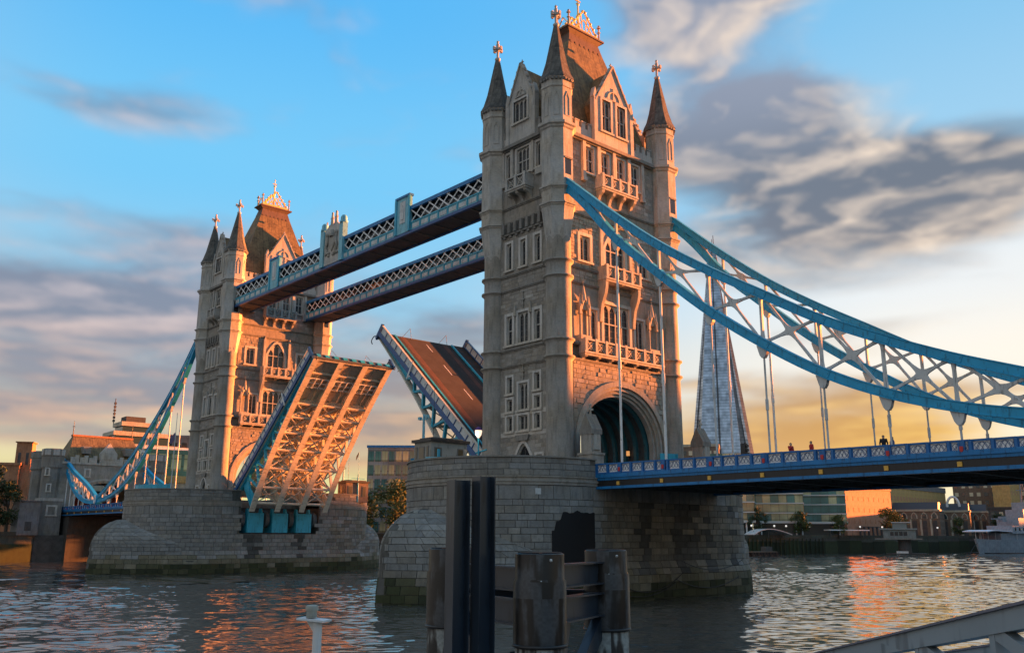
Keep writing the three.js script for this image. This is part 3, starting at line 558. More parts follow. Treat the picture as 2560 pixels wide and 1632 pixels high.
    // canopied niches at the ends of the balcony
    for (const k of [-1, 1]) {
      const x = k * 5.75, z = nx + 0.55, b = new B();
      b.bx(x - 0.85, x + 0.85, 26.5, 27.1, nx, z + 0.25);
      for (const e of [-0.7, 0.7]) b.cyl(V(x + e, 27.1, z), V(x + e, 29.5, z), 0.13, 0.11, 8).box(x + e, 29.5, z, 0.36, 0.22, 0.36).add(new THREE.ConeGeometry(0.2, 1.5, 6), T(x + e, 31.0, z)).box(x + e, 29.95, z, 0.3, 0.7, 0.3);
      b.mesh('niche', M.sculpt, t, F);
      const c = new B(), arc = []; for (let i = 0; i <= 10; i++) { const a = i / 10 * 2 - 1; arc.push(V(x + a * 0.75, 29.5 + (1 - Math.pow(Math.abs(a), 1.4)) * 1.7, z)); }
      c.tube(arc, 0.15, 6, 20).add(new THREE.ConeGeometry(0.34, 2.0, 6), T(x, 32.0, z - 0.1)).box(x, 30.4, z - 0.3, 1.3, 0.8, 0.5).cyl(V(x, 32.8, z - 0.1), V(x, 33.4, z - 0.1), 0.06, 0.06, 5).box(x, 33.1, z - 0.1, 0.36, 0.1, 0.14);
      for (const e of [-0.45, 0.45]) c.add(new THREE.ConeGeometry(0.14, 1.1, 5), T(x + e, 31.1, z + 0.1));
      c.mesh('canopy', M.sculpt, t, F);
      // great scrolled brackets either side of the middle window, under the upper balcony
      new B().prism([[0, 0], [0.28, 0.1], [0.35, 0.9], [0.55, 2.1], [1.05, 3.2], [1.22, 4.0], [1.22, 4.55], [0, 4.55]], 0.42, M4().makeBasis(V(0, 0, 1), V(0, 1, 0), V(-1, 0, 0)).setPosition(k * 2.75 + 0.21, 29.1, nx)).mesh('scroll_bracket', M.sculpt, t, F);
    }
    balcony(F, 2.95, nx, 1.3, 34.1, 1.4, 33.2, 2);
    wall(F, nx, -8.6, 8.6, S4, S2, [
      { x: 0, y: 35.55, w: 3.3, h: 4.6, o: { n: 3, rows: 2, big: true, t: 0.4, sill: false } }, { x: -5.0, y: 35.75, w: 1.6, h: 2.9, o: { n: 2, rows: 1, t: 0.36 } }, { x: 5.0, y: 35.75, w: 1.6, h: 2.9, o: { n: 2, rows: 1, t: 0.36 } }], 'wall', 0.6,
      s > 0 && { h: 0.45, len: 0.8, x0: -7.3, x1: 7.3, mats: RF, proud: 0.05, jit: 0.03, rough: 0.04 });
    for (const k of [-1, 1]) new B().bx(k * 2.45 - 0.22, k * 2.45 + 0.22, 35.0, 40.3, nx - 0.05, nx + 0.32).prism([[-0.24, 0], [0.24, 0], [0, 1.0]], 0.3, T(k * 2.45, 40.3, nx)).mesh('buttress', M.stoneLight, t, F);
    wall(F, nx, -8.6, 8.6, S2, HC, [-3.95, -1.35, 1.35, 3.95].map(x => ({ x, y: 46.45, w: 1.4, h: 3.2, o: { n: 2, rows: 2, t: 0.26 } })), 'wall', 0.6, s > 0 && { h: 0.5, len: 1.1, x0: -7.3, x1: 7.3, skip: (x, y) => y < S1 + 0.4 });
    for (const x of [-5.1, -2.65, 0, 2.65, 5.1]) new B().bx(x - 0.24, x + 0.24, 45.6, 50.2, nx - 0.05, nx + 0.36).bx(x - 0.3, x + 0.3, 45.2, 45.6, nx - 0.05, nx + 0.46).mesh('pilaster', M.stoneLight, t, F);
    balcony(F, 3.05, nx, 1.1, 45.0, 1.4, 43.0, 3);
    gable(F, nx + 0.35, 3.1, HC - 0.1, 55.9, 61.0, [{ x: -1.3, y: 52.3, w: 1.5, h: 4.0, o: { n: 2, rows: 2, t: 0.28 } }, { x: 1.3, y: 52.3, w: 1.5, h: 4.0, o: { n: 2, rows: 2, t: 0.28 } }]);
    crenel(F, nx + 0.02, [[-7.4, -3.2], [3.2, 7.4]]);
  }
  // string courses round walls
  const ringY = (y, h, o, name = 'string_course') => { for (const k of [1, -1]) {
    new B().bx(-4.2, 4.2, y - h, y, 9.4, 9.45 + o).bx(-4.2, 4.2, y - h - 0.14, y - h, 9.4, 9.45 + o * 0.55).mesh(name, M.stoneDark, t, faceE(k));
    new B().bx(-8, 8, y - h, y, 5.1, (y < 27 ? 5.75 : 5.2) + o).bx(-8, 8, y - h - 0.14, y - h, 5.1, (y < 27 ? 5.75 : 5.2) + o * 0.55).mesh(name, M.stoneDark, t, faceN(k));
  } };
  for (const y of [S6, S5, S4, S3, S2, S1]) ringY(y, 0.2, 0.22);
  ringY(HC, 0.4, 0.62, 'cornice');
  // corner turrets
  const oct = (prof) => new B().rings(prof, 8, null, Math.PI / 8, false);
  for (const sx of [-1, 1]) for (const sz of [-1, 1]) {
    const m = T(sx * AX, 0, sz * AZ), s = (y, r) => [[r, y - 0.5], [r + 0.14, y - 0.34], [r + 0.16, y - 0.24], [r + 0.3, y - 0.2], [r + 0.3, y - 0.04], [r, y + 0.06]];
    new B().rings([[1.62, Y0], [1.62, 13.0], [1.44, 13.3], ...s(S6, 1.4), ...s(S5, 1.4), ...s(S4, 1.37), ...s(S3, 1.37), [1.36, 38.0]], 28).mesh('turret_shaft', M.stone, t, m);
    const c8 = 1 / Math.cos(Math.PI / 8);
    oct([[1.36, 37.0], [1.38 * c8, 37.6], [1.74 * c8, 40.6], ...s(S2, 1.72 * c8), ...s(S1, 1.72 * c8), [1.70 * c8, HC - 0.75], [1.86 * c8, HC - 0.6], [1.9 * c8, HC - 0.42], [2.1 * c8, HC - 0.3], [2.1 * c8, HC], [1.66 * c8, HC + 0.15], [1.66 * c8, CB - 1.2], [1.76 * c8, CB - 1.1], [1.76 * c8, CB - 0.95], [1.68 * c8, CB - 0.85], [1.7 * c8, CB - 0.3], [1.92 * c8, CB - 0.1], [1.92 * c8, CB + 0.05], [1.2, CB + 0.1]]).mesh('turret_head', M.stoneLight, t, m);
    { const d = new B().bx(1.6, 1.74, 44.4, 46.2, -0.42, 0.42).mesh('turret_door', M.glass, t, T(sx * AX, 0, sz * AZ, sx > 0 ? 0 : Math.PI)); new B().bx(1.62, 1.82, 46.2, 46.4, -0.6, 0.6).mesh('door_hood', M.stoneDark, d); }
    for (let i = 0; i < 8; i++) {                                                  // panelled faces and eaves blocks
      const a = i * Math.PI / 4, q = m.clone().multiply(T(0, 0, 0, a));
      new B().prism([[-0.36, 51.3], [0.36, 51.3], [0.36, 53.5], [0, 54.3], [-0.36, 53.5]], 0.1, T(0, 0, 1.62), [[[-0.27, 51.4], [-0.27, 53.45], [0, 54.1], [0.27, 53.45], [0.27, 51.4]]]).mesh('blind_panel', M.stoneLight, t, q);
      for (const e of [-0.45, 0, 0.45]) new B().bx(e - 0.11, e + 0.11, CB - 0.34, CB - 0.08, 1.68, 1.98).mesh('eaves_block', M.stoneDark, t, q);
    }
    for (let i = 0; i < 8; i++) new B().prism([[-0.28, 37.9], [0.28, 37.9], [0, 41.6]].map(([x, y]) => [x * 1.0, y]), 0.16, M4().makeRotationX(0.115).setPosition(0, 0, 0).premultiply(T(0, 0, -3.1))).mesh('broach', M.stoneDark, t, m.clone().multiply(T(0, 0, 0, i * Math.PI / 4 + Math.PI / 8)));
    oct([[1.98 * c8, CB - 0.02], [1.62 * c8, CB + 0.75], [1.2 * c8, CB + 2.3], [0.3, CA - 0.1], [0.2, CA]]).mesh('spire', M.slateGrey, t, m);
    new B().rings([[0.14, CA - 0.3], [0.34, CA], [0.36, CA + 0.16], [0.15, CA + 0.32], [0.14, CA + 0.9], [0.2, CA + 1.5], [0.2, FT - 0.55], [0.1, FT - 0.45], [0.17, FT - 0.2], [0.02, FT]], 8).bar(V(-0.62, CA + 1.45, 0), V(0.62, CA + 1.45, 0), 0.24, 0.26).bar(V(0, CA + 1.45, -0.62), V(0, CA + 1.45, 0.62), 0.24, 0.26).box(-0.6, CA + 1.45, 0, 0.2, 0.42, 0.3).box(0.6, CA + 1.45, 0, 0.2, 0.42, 0.3).box(0, CA + 1.45, 0.6, 0.3, 0.42, 0.2).box(0, CA + 1.45, -0.6, 0.3, 0.42, 0.2).mesh('cross_finial', M.trim, t, m);
  }
  // steep main roof, its collar and gilded cresting
  const frust = (x0, z0, y0, x1, z1, y1) => { const p = [[-x0, y0, z0], [x0, y0, z0], [x0, y0, -z0], [-x0, y0, -z0], [-x1, y1, z1], [x1, y1, z1], [x1, y1, -z1], [-x1, y1, -z1]], g = new THREE.BufferGeometry(), a = []; for (const f of [[0, 1, 5, 4], [1, 2, 6, 5], [2, 3, 7, 6], [3, 0, 4, 7], [4, 5, 6, 7], [3, 2, 1, 0]]) for (const i of [0, 1, 2, 0, 2, 3]) a.push(...p[f[i]]); g.setAttribute('position', new THREE.Float32BufferAttribute(a, 3)); g.computeVertexNormals(); return g; };
  new B().add(frust(4.7, 8.2, HC + 0.3, 1.25, 3.0, 65.6)).mesh('roof', M.slate, t);
  new B().add(frust(1.25, 3.0, 65.6, 0.95, 2.6, 67.0)).add(frust(0.95, 2.6, 67.0, 1.3, 3.1, 67.5)).add(frust(1.42, 3.25, 67.5, 1.42, 3.25, 67.72)).mesh('roof_collar', M.lead, t);
  for (const k of [1, -1]) for (let i = 0; i < 7; i++) new B().prism([[-0.36, 0], [0.36, 0], [0.3, -0.28], [0, -0.46], [-0.3, -0.28]], 0.1, T(0, 0, 0)).mesh('collar_scallop', M.lead, t, M4().makeRotationY(k * Math.PI / 2).setPosition(k * 1.22, 65.75, -2.5 + i * 0.83));
  {
    for (const x of [1.0, -1.0]) {
      const b = new B(), pt = (z, y) => V(x, y, z);
      b.bar(pt(-2.8, 67.95), pt(2.8, 67.95), 0.14, 0.42);
      for (const k of [-1, 1]) { b.bar(pt(k * 2.2, 68.2), pt(0, 71.0), 0.12, 0.2); b.bar(pt(k * 1.4, 68.2), pt(0, 69.7), 0.1, 0.14); b.bar(pt(k * 0.75, 68.2), pt(k * 1.1, 69.5), 0.1, 0.12); b.bar(pt(k * 0.3, 68.2), pt(k * 0.55, 70.2), 0.1, 0.12); for (let i = 0; i < 5; i++) b.sph(x, mix(68.4, 70.8, i / 4), k * mix(2.2, 0.25, i / 4), 0.17, 1.2, 6); }
      b.mesh('cresting', M.gold, t);
    }
    new B().bar(V(-1, 67.95, 2.75), V(1, 67.95, 2.75), 0.14, 0.42).bar(V(-1, 67.95, -2.75), V(1, 67.95, -2.75), 0.14, 0.42).bar(V(-0.9, 68.2, 2.7), V(0, 69.4, 2.7), 0.1, 0.14, V(0, 0, 1)).bar(V(0.9, 68.2, 2.7), V(0, 69.4, 2.7), 0.1, 0.14, V(0, 0, 1)).mesh('cresting', M.gold, t);
    for (const x of [1, -1]) for (const z of [2.75, -2.75]) new B().cyl(V(x, 67.7, z), V(x, 69.6, z), 0.13, 0.1, 8).box(x, 69.0, z, 0.34, 0.12, 0.34).box(x, 69.65, z, 0.4, 0.12, 0.4).sph(x, 69.9, z, 0.16).mesh('crest_post', M.sculpt, t);
    new B().rings([[0.16, 67.7], [0.14, 70.6], [0.24, 70.8], [0.12, 71.0], [0.1, 72.2], [0.2, 72.4], [0.08, 72.6], [0.06, 73.4], [0.12, 73.6], [0.01, 73.95]], 8).bar(V(0, 72.9, -0.45), V(0, 72.9, 0.45), 0.12, 0.14).bar(V(0, 72.45, -0.3), V(0, 72.45, 0.3), 0.1, 0.12).mesh('roof_finial', M.gold, t);
  }
  // floor slab between road passage and rooms, vaulted passage with blue steel ribs
  const vault = (a, b, a2, b2, x0, x1) => new B().prism([...arcPts(a, b, CY, Y0), ...arcPts(a2, b2, CY, Y0).reverse()], x1 - x0, M4().makeRotationY(Math.PI / 2).setPosition(x0, 0, 0));
  vault(6.7, 6.2, 6.3, 5.8, -4.6, 4.6).mesh('passage_vault', M.soffit, t);
  for (const x of [-4, -2.4, -0.8, 0.8, 2.4, 4]) vault(6.28, 5.78, 5.85, 5.3, x - 0.2, x + 0.2).mesh('steel_rib', ribM, t);
  for (const k of [-1, 1]) new B().bx(-4.5, 4.5, Y0, 14.6, k * 6.25, k * 5.9).mesh('passage_dado', ribM, t);
  new B().bx(-5.0, 5.0, S6 - 0.9, S6 - 0.6, -8.8, 8.8).bx(-4.9, 4.9, HC - 0.6, HC - 0.3, -9, 9).mesh('inner_floor', M.soffit, t);
  for (const k of [-1, 1]) for (const x of [-3.2, 1.6]) { const l = new B().bx(x - 0.14, x + 0.14, 15.2, 15.75, k * 5.55 - 0.14, k * 5.55 + 0.14).mesh('wall_lantern', mat(0.9, 0.5, 0.2, { emissive: col(1, 0.42, 0.12), emissiveIntensity: 0.1 }), t); new B().bx(x - 0.2, x + 0.2, 15.75, 15.9, k * 5.55 - 0.2, k * 5.55 + 0.2).bx(x - 0.06, x + 0.06, 14.9, 15.2, k * 5.55 - 0.06, k * 5.9).mesh('lantern_bracket', M.black, l); }
  placeStones(stones, t, 300);
  return t;
}
const towerNear = makeTower();
towerNear.userData.label = 'nearer gothic bridge tower, tallest in view, with slate spires and gilded roof crest';
const towerFar = towerNear.clone(); towerFar.name = numbered('bridge_tower'); towerFar.position.x = -82.3; towerFar.userData = { ...towerNear.userData, label: 'farther gothic bridge tower standing behind the tilted orange bascule leaf' }; scene.add(towerFar);

// ---------- high-level walkways ----------
function makeWalkway(z0, z1, label, face) {                                      // z0 < z1; runs from tower to tower
  const t = thing('high_walkway', label, 'walkway', -41.15, 0, 0, 0, 'high walkways between the towers');
  const L = 36.6, yb = 45.5, yt = 49.05;
  new B().bx(-L, L, yb - 0.12, yb + 0.02, z0 + 0.1, z1 - 0.1).mesh('soffit_plate', M.soffit, t);
  for (let i = 0; i <= 18; i++) { const x = -L + 2 + i * (2 * L - 4) / 18; new B().bx(x - 0.09, x + 0.09, yb - 0.26, yb - 0.12, z0 + 0.12, z1 - 0.12).mesh('soffit_rib', M.stoneDark, t); }
  new B().bx(-L, L, 48.9, 49.02, z0 + 0.1, z1 - 0.1).mesh('roof_plate', M.soffit, t);
  new B().bx(-L, L, yb + 0.02, yb + 0.14, z0 + 0.3, z1 - 0.3).mesh('walk_floor', M.soffit, t);
  for (const [zf, s] of [[z1, 1], [z0, -1]]) {
    const vis = s > 0, n = Math.round(2 * L / 2.0), dx = 2 * L / n;
    new B().bx(-L, L, yb - 0.3, yb + 0.08, zf - s * 0.3, zf + s * 0.12).mesh('bottom_flange', M.navy, t);
    new B().bx(-L, L, yb + 0.08, yb + 1.1, zf - s * 0.14, zf).mesh('fascia', M.paleTeal, t);
    new B().bx(-L, L, yb + 1.1, yb + 1.26, zf - s * 0.22, zf + s * 0.1).mesh('sill_rail', M.teal, t);
    new B().bx(-L, L, yt - 0.5, yt, zf - s * 0.26, zf + s * 0.12).mesh('top_chord', M.blue, t);
    new B().bx(-L, L, yb + 1.26, yt - 0.5, zf - s * 0.75, zf - s * 0.7).mesh('glazing', M.glass, t);
    if (!vis) continue;
    for (let i = 0; i < n; i++) {
      const x = -L + i * dx, xm = x + dx / 2, skip = (face ? [[16.9, 1.7], [-1.4, 3.0], [-19.9, 1.7]] : []).some(([c, w]) => Math.abs(xm - c) < w + 0.1);
      new B().bx(x + 0.28, x + dx - 0.28, yb + 0.32, yb + 0.86, zf, zf + 0.05).mesh('fascia_panel', M.pale, t);
      new B().bx(x - 0.06, x + 0.06, yb + 0.08, yb + 1.1, zf, zf + 0.09).mesh('fascia_stud', M.teal, t);
      if (skip) continue;
      const y0 = yb + 1.24, y1 = yt - 0.48;
      new B().bar(V(x - 0.25, y0, zf - 0.08), V(x + dx + 0.25, y1, zf - 0.08), 0.07, 0.17, V(0, 0, 1).cross(V(1, 0, 0))).bar(V(x + dx + 0.25, y0, zf - 0.02), V(x - 0.25, y1, zf - 0.02), 0.05, 0.17, V(0, 1, 0)).mesh('lattice', M.white, t);
    }
    for (const [c, w] of face ? [[16.9, 1.55], [-19.9, 1.55]] : []) {
      const p = new B().bx(c - w, c + w, yb + 0.1, 50.6, zf - 0.3, zf + 0.16).mesh('pylon', M.paleTeal, t);
      new B().bx(c - w - 0.14, c + w + 0.14, 50.6, 50.9, zf - 0.4, zf + 0.3).mesh('pylon_cap', M.blue, p);
      new B().bx(c - 0.62, c + 0.62, yb + 1.5, 50.1, zf + 0.16, zf + 0.21).prism([[-0.3, 0], [0.3, 0], [0.3, 1.6], [0, 2.1], [-0.3, 1.6]], 0.08, T(c, yb + 2.0, zf + 0.21)).mesh('pylon_panel', M.pale, p);
      for (const k of [-1, 1]) new B().bx(c + k * w - 0.2, c + k * w + 0.2, yb + 0.1, 50.6, zf + 0.16, zf + 0.3).mesh('pylon_pier', M.teal, p);
    }
    if (face) {                                                                  // the coat of arms in the middle
      const c = -1.4, p = new B().prism([[-2.5, yb + 0.1], [2.5, yb + 0.1], [2.5, 50.9], [1.1, 51.9], [-1.1, 51.9], [-2.5, 50.9]], 0.4, T(c, 0, zf - 0.2)).mesh('arms_panel', M.trim, t);
      for (const k of [-1, 1]) { new B().bx(c + k * 2.75 - 0.5, c + k * 2.75 + 0.5, yb, 51.3, zf - 0.4, zf + 0.42).rings([[0.62, 51.3], [0.62, 51.6], [0.5, 51.7], [0.5, 52.2], [0.3, 52.5], [0.01, 52.6]], 8, T(c + k * 2.75, 0, zf)).mesh('arms_post', M.paleTeal, t); }
      const a = new B(), R = rng(5); a.prism([[-0.75, 0.4], [0, -0.5], [0.75, 0.4], [0.75, 1.7], [-0.75, 1.7]], 0.2, T(c, 48.0, zf + 0.2));
      for (const k of [-1, 1]) { a.tube([V(c + k * 1.1, 47.2, zf + 0.3), V(c + k * 1.5, 48.2, zf + 0.4), V(c + k * 1.2, 49.3, zf + 0.35), V(c + k * 1.35, 50.1, zf + 0.3)], 0.24, 7); a.sph(c + k * 1.3, 50.25, zf + 0.35, 0.32); a.tube([V(c + k * 1.3, 48.6, zf + 0.4), V(c + k * 0.85, 48.9, zf + 0.45)], 0.13, 6, 4); }
      a.rings([[0.5, 49.8], [0.62, 50.3], [0.3, 50.5], [0.4, 50.8], [0.05, 51.0]], 8, T(c, 0, zf + 0.25)); for (let i = 0; i < 14; i++) a.sph(c + (R() - 0.5) * 3.6, 46.9 + R() * 0.5, zf + 0.25, 0.2 + R() * 0.1, 1, 6);
      a.mesh('arms_carving', M.sculpt, p);
      for (const k of [-0.6, 0.55]) new B().cyl(V(c + k, 51.8, zf), V(c + k, 53.6, zf), 0.3, 0.16, 8).box(c + k, 52.9, zf, 0.7, 0.18, 0.3).sph(c + k, 53.7, zf, 0.18).mesh('arms_finial', M.trim, p);
    }
  }
  return t;
}
makeWalkway(5.4, 9.2, 'nearer high walkway with white lattice sides and a carved coat of arms', true);
makeWalkway(-9.2, -5.4, 'high walkway on the far side, seen below and behind the nearer one', false);

// ---------- bascule leaves, raised ----------
const trayM = mat(0.50, 0.44, 0.36, { map: tPaint, roughness: 0.7 });
function makeLeaf(x, dir, label) {                                                // local +x runs from the hinge to the tip
  const t = thing('bascule_leaf', label, 'bascule', x, 11.9, 0, 0, 'raised bascule leaves');
  const a = 40.6 * RAD;
  t.quaternion.setFromRotationMatrix(M4().makeBasis(V(dir * Math.cos(a), Math.sin(a), 0), V(-dir * Math.sin(a), Math.cos(a), 0), V(0, 0, dir)));
  const L = 33, dep = s => { const P = [[4, 6.0], [7, 5.0], [11, 3.9], [15, 3.0], [20, 2.15], [25, 1.55], [30, 1.1], [33, 0.85]]; let i = 0; while (i < P.length - 2 && s > P[i + 1][0]) i++; return mix(P[i][1], P[i + 1][1], clamp((s - P[i][0]) / (P[i + 1][0] - P[i][0]))); };
  new B().bx(1, L, -0.28, -0.02, -7.55, 7.55).mesh('deck_plate', M.cream, t);
  new B().bx(1, L, -0.02, 0, -4.9, 4.9).mesh('carriageway', M.asphalt, t);
  for (const k of [-1, 1]) {
    new B().bx(1, L, -0.02, 0.14, k * 5.2, k * 7.3).mesh('footway', M.asphalt, t);
    new B().bx(1, L, -0.02, 0.2, k * 4.9, k * 5.2).mesh('kerb', M.teal, t);
    new B().bx(1, L, 0.005, 0.01, k * 3.2, k * 4.1).mesh('surface_strip', M.kerbRed, t);
    // parapet: top and bottom rails, posts, and infill panels
    const z = k * 7.5;
    new B().bx(2, L + 0.3, 1.12, 1.26, z - 0.14, z + 0.14).mesh('handrail', k * dir > 0 ? M.cream : M.navy, t);
    new B().bx(2, L + 0.3, -0.35, 0.25, z - 0.12, z + 0.12).mesh('edge_beam', M.navy, t);
    for (let i = 0; i <= 19; i++) { const s = 3 + i * (L - 3.2) / 19; new B().bx(s - 0.07, s + 0.07, 0.25, 1.12, z - 0.1, z + 0.1).mesh('parapet_post', M.navy, t); if (i < 19) new B().bx(s + 0.1, s + (L - 3.2) / 19 - 0.1, 0.28, 1.1, z - 0.03, z + 0.03).mesh('parapet_panel', M.pale, t); }
    new B().prism([[0, -1.1], [0.35, -0.9], [0.35, 1.3], [0, 1.45]], 0.3, T(L, 0, z - 0.15)).mesh('tip_post', M.navy, t);
    new B().tube([V(L + 0.2, -0.6, z), V(L + 0.9, -1.1, z), V(L + 1.0, -1.9, z), V(L + 0.5, -2.1, z)], 0.07, 6).mesh('tip_hook', M.black, t);
    new B().bar(V(22.8, -0.9, z + k * 0.2), V(23.2, 1.5, z + k * 0.2), 0.12, 0.24, V(1, 0, 0)).mesh('signal_arm', M.white, t);
  }
  for (const [s0, s1] of [[6, 8.5], [12, 14.5], [18, 20.5], [24, 26.5], [30, 32]]) new B().bx(s0, s1, 0.004, 0.008, -0.07, 0.07).mesh('lane_line', M.white, t);
  // four main girders: web, flanges; the lower flange is what shows from below
  [-6.75, -2.25, 2.25, 6.75].forEach((z, gi) => {
    const xs = [4, 5.5, 7, 9, 11, 13, 15, 17.5, 20, 22.5, 25, 27.5, 30, 32, 33], outer = Math.abs(z) > 6, seen = outer && z * dir > 0, cm = M.cream, wm = seen ? M.teal : M.cream;
    const fl = new B(); for (let i = 0; i < xs.length - 1; i++) fl.bar(V(xs[i], -dep(xs[i]), z), V(xs[i + 1] + 0.02, -dep(xs[i + 1] + 0.02), z), 0.95, 0.16); fl.mesh('bottom_flange', seen && false ? wm : cm, t);
    const up = new B().bx(3, L, -0.62, -0.28, z - 0.3, z + 0.3); up.mesh('top_flange', wm, t);
    // openwork web
    const nodes = [4.2, 8, 11.5, 15, 18.3, 21.3, 24];
    for (let i = 0; i < nodes.length - 1; i++) {
      const s0 = nodes[i], s1 = nodes[i + 1], m = (s0 + s1) / 2;
      new B().bar(V(s0, -dep(s0) + 0.1, z), V(m, -0.5, z), 0.3, 0.42, V(0, 0, 1)).bar(V(m, -0.5, z), V(s1, -dep(s1) + 0.1, z), 0.3, 0.36, V(0, 0, 1)).mesh('web_diagonal', wm, t);
      new B().box(m, -0.75, z, 1.1, 0.55, 0.34).mesh('gusset', wm, t);
    }
    new B().prism([[24, -dep(24)], [33, -dep(33)], [33, -0.5], [24, -0.5]], 0.12, T(0, 0, z - 0.06)).mesh('web_plate', wm, t);
    new B().prism([[4, -6.0], [4.2, -6.0], [6.2, -5.2], [5.4, -0.5], [4, -0.5]], 0.12, T(0, 0, z - 0.06)).mesh('web_plate', wm, t);
  });
  // cross girders and X bracing between the girders
  const cross = [5.2, 8, 11.5, 15, 18.3, 21.3, 24, 27, 30, 32.7];
  for (let b = 0; b < 3; b++) {
    const za = -6.75 + b * 4.5, zb = za + 4.5;
    cross.forEach((s, i) => {
      const d = dep(s);
      new B().bx(s - 0.13, s + 0.13, -0.95, -0.28, za + 0.3, zb - 0.3).mesh('cross_girder', M.cream, t);
      if (i < 7) { new B().bx(s - 0.14, s + 0.14, -d + 0.1, -d + 0.45, za + 0.3, zb - 0.3).mesh('cross_tie', M.cream, t);
        if (d > 1.7) new B().bar(V(s, -d + 0.35, za + 0.3), V(s, -0.9, zb - 0.3), 0.16, 0.16).bar(V(s + 0.05, -d + 0.35, zb - 0.3), V(s + 0.05, -0.9, za + 0.3), 0.15, 0.15).mesh('x_brace', M.cream, t); }
      if (i < 6) { const s2 = cross[i + 1], d2 = dep(s2); new B().bar(V(s, -d + 0.3, za + 0.4), V(s2, -d2 + 0.3, zb - 0.4), 0.17, 0.12).bar(V(s, -d + 0.34, zb - 0.4), V(s2, -d2 + 0.34, za + 0.4), 0.17, 0.1).mesh('wind_brace', M.cream, t); }
      if (i < cross.length - 1) { const s2 = cross[i + 1]; for (const f of [0.25, 0.5, 0.75]) new B().bx(s + 0.14, s2 - 0.14, -0.62, -0.29, mix(za, zb, f) - 0.09, mix(za, zb, f) + 0.09).mesh('stringer', M.cream, t); }
    });
    // dark steel trays and a light grid near the tip
    for (const [s0, s1, f0, f1] of [[30.3, 32.4, 0.1, 0.48], [30.3, 32.4, 0.55, 0.92], [27.3, 29.6, 0.12, 0.5], [24.4, 26.6, 0.5, 0.88], [21.5, 23.6, 0.14, 0.5], [18.5, 21, 0.5, 0.86], [15.3, 18, 0.14, 0.5], [11.8, 14.6, 0.5, 0.86]]) new B().bx(s0, s1, -0.7, -0.63, mix(za, zb, f0), mix(za, zb, f1)).mesh('deck_tray', trayM, t);
    const gr = new B(); for (const s of [27.2, 28.1, 29]) gr.bx(s - 0.07, s + 0.07, -1.08, -0.96, za + 0.4, zb - 0.4); for (const f of [0.12, 0.37, 0.62, 0.87]) gr.bx(27.1, 29.1, -1.2, -1.08, mix(za, zb, f) - 0.07, mix(za, zb, f) + 0.07); gr.mesh('access_grid', M.white, t);
  }
  new B().bx(L - 0.1, L + 0.12, -0.95, 0.02, -7.4, 7.4).mesh('nose_plate', M.soffit, t);
  for (let i = 0; i < 9; i++) new B().bx(L + 0.12, L + 0.22, -0.7, -0.1, -6.4 + i * 1.6 - 0.4, -6.4 + i * 1.6 + 0.4).mesh('nose_pocket', M.teal, t);
  for (const z of [-3, 3.4]) new B().cyl(V(L - 0.1, 0, z - 0.8), V(L + 0.1, 1.5, z), 0.03, 0.03, 5).cyl(V(L - 0.1, 0, z + 0.8), V(L + 0.1, 1.5, z), 0.03, 0.03, 5).mesh('wire_frame', M.bar, t);
  return t;
}
makeLeaf(-6.6, -1, 'nearer raised bascule leaf showing its dark road surface with lane lines');
makeLeaf(-75.7, 1, 'farther raised bascule leaf showing its sunlit cream girders from below');

// ---------- suspension chains ----------
const UP = [[6.5, 43.75], [9.5, 41.1], [13.54, 37.6], [18.85, 33.35], [24.4, 29.55], [29.6, 26.35], [34.8, 23.2], [39.8, 20.7], [44.8, 18.5], [49.9, 16.6], [54, 15.0], [57.4, 13.9]];
const LO = [[6.5, 43.1], [9.5, 40.1], [13.54, 35.35], [18.85, 30.5], [24.4, 25.75], [29.6, 22.0], [34.8, 18.8], [39.8, 16.55], [44.8, 15.0], [49.9, 13.95], [54, 13.5], [57.4, 13.3]];
const UP2 = [[57.4, 13.9], [61, 15.5], [66, 17.4], [71, 19.0], [76, 20.6], [80.5, 22.4], [84.5, 24.0]], LO2 = [[57.4, 13.3], [61, 13.2], [66, 13.7], [71, 15.0], [76, 17.2], [80.5, 20.2], [84.5, 23.4]];
const interp = (P, x) => { let i = 0; while (i < P.length - 2 && x > P[i + 1][0]) i++; const p0 = P[Math.max(0, i - 1)], p1 = P[i], p2 = P[i + 1], p3 = P[Math.min(P.length - 1, i + 2)], t = (x - p1[0]) / (p2[0] - p1[0]); const m1 = (p2[1] - p0[1]) / (p2[0] - p0[0] || 1) * (p2[0] - p1[0]), m2 = (p3[1] - p1[1]) / (p3[0] - p1[0] || 1) * (p2[0] - p1[0]), t2 = t * t, t3 = t2 * t; return (2 * t3 - 3 * t2 + 1) * p1[1] + (t3 - 2 * t2 + t) * m1 + (-2 * t3 + 3 * t2) * p2[1] + (t3 - t2) * m2; };
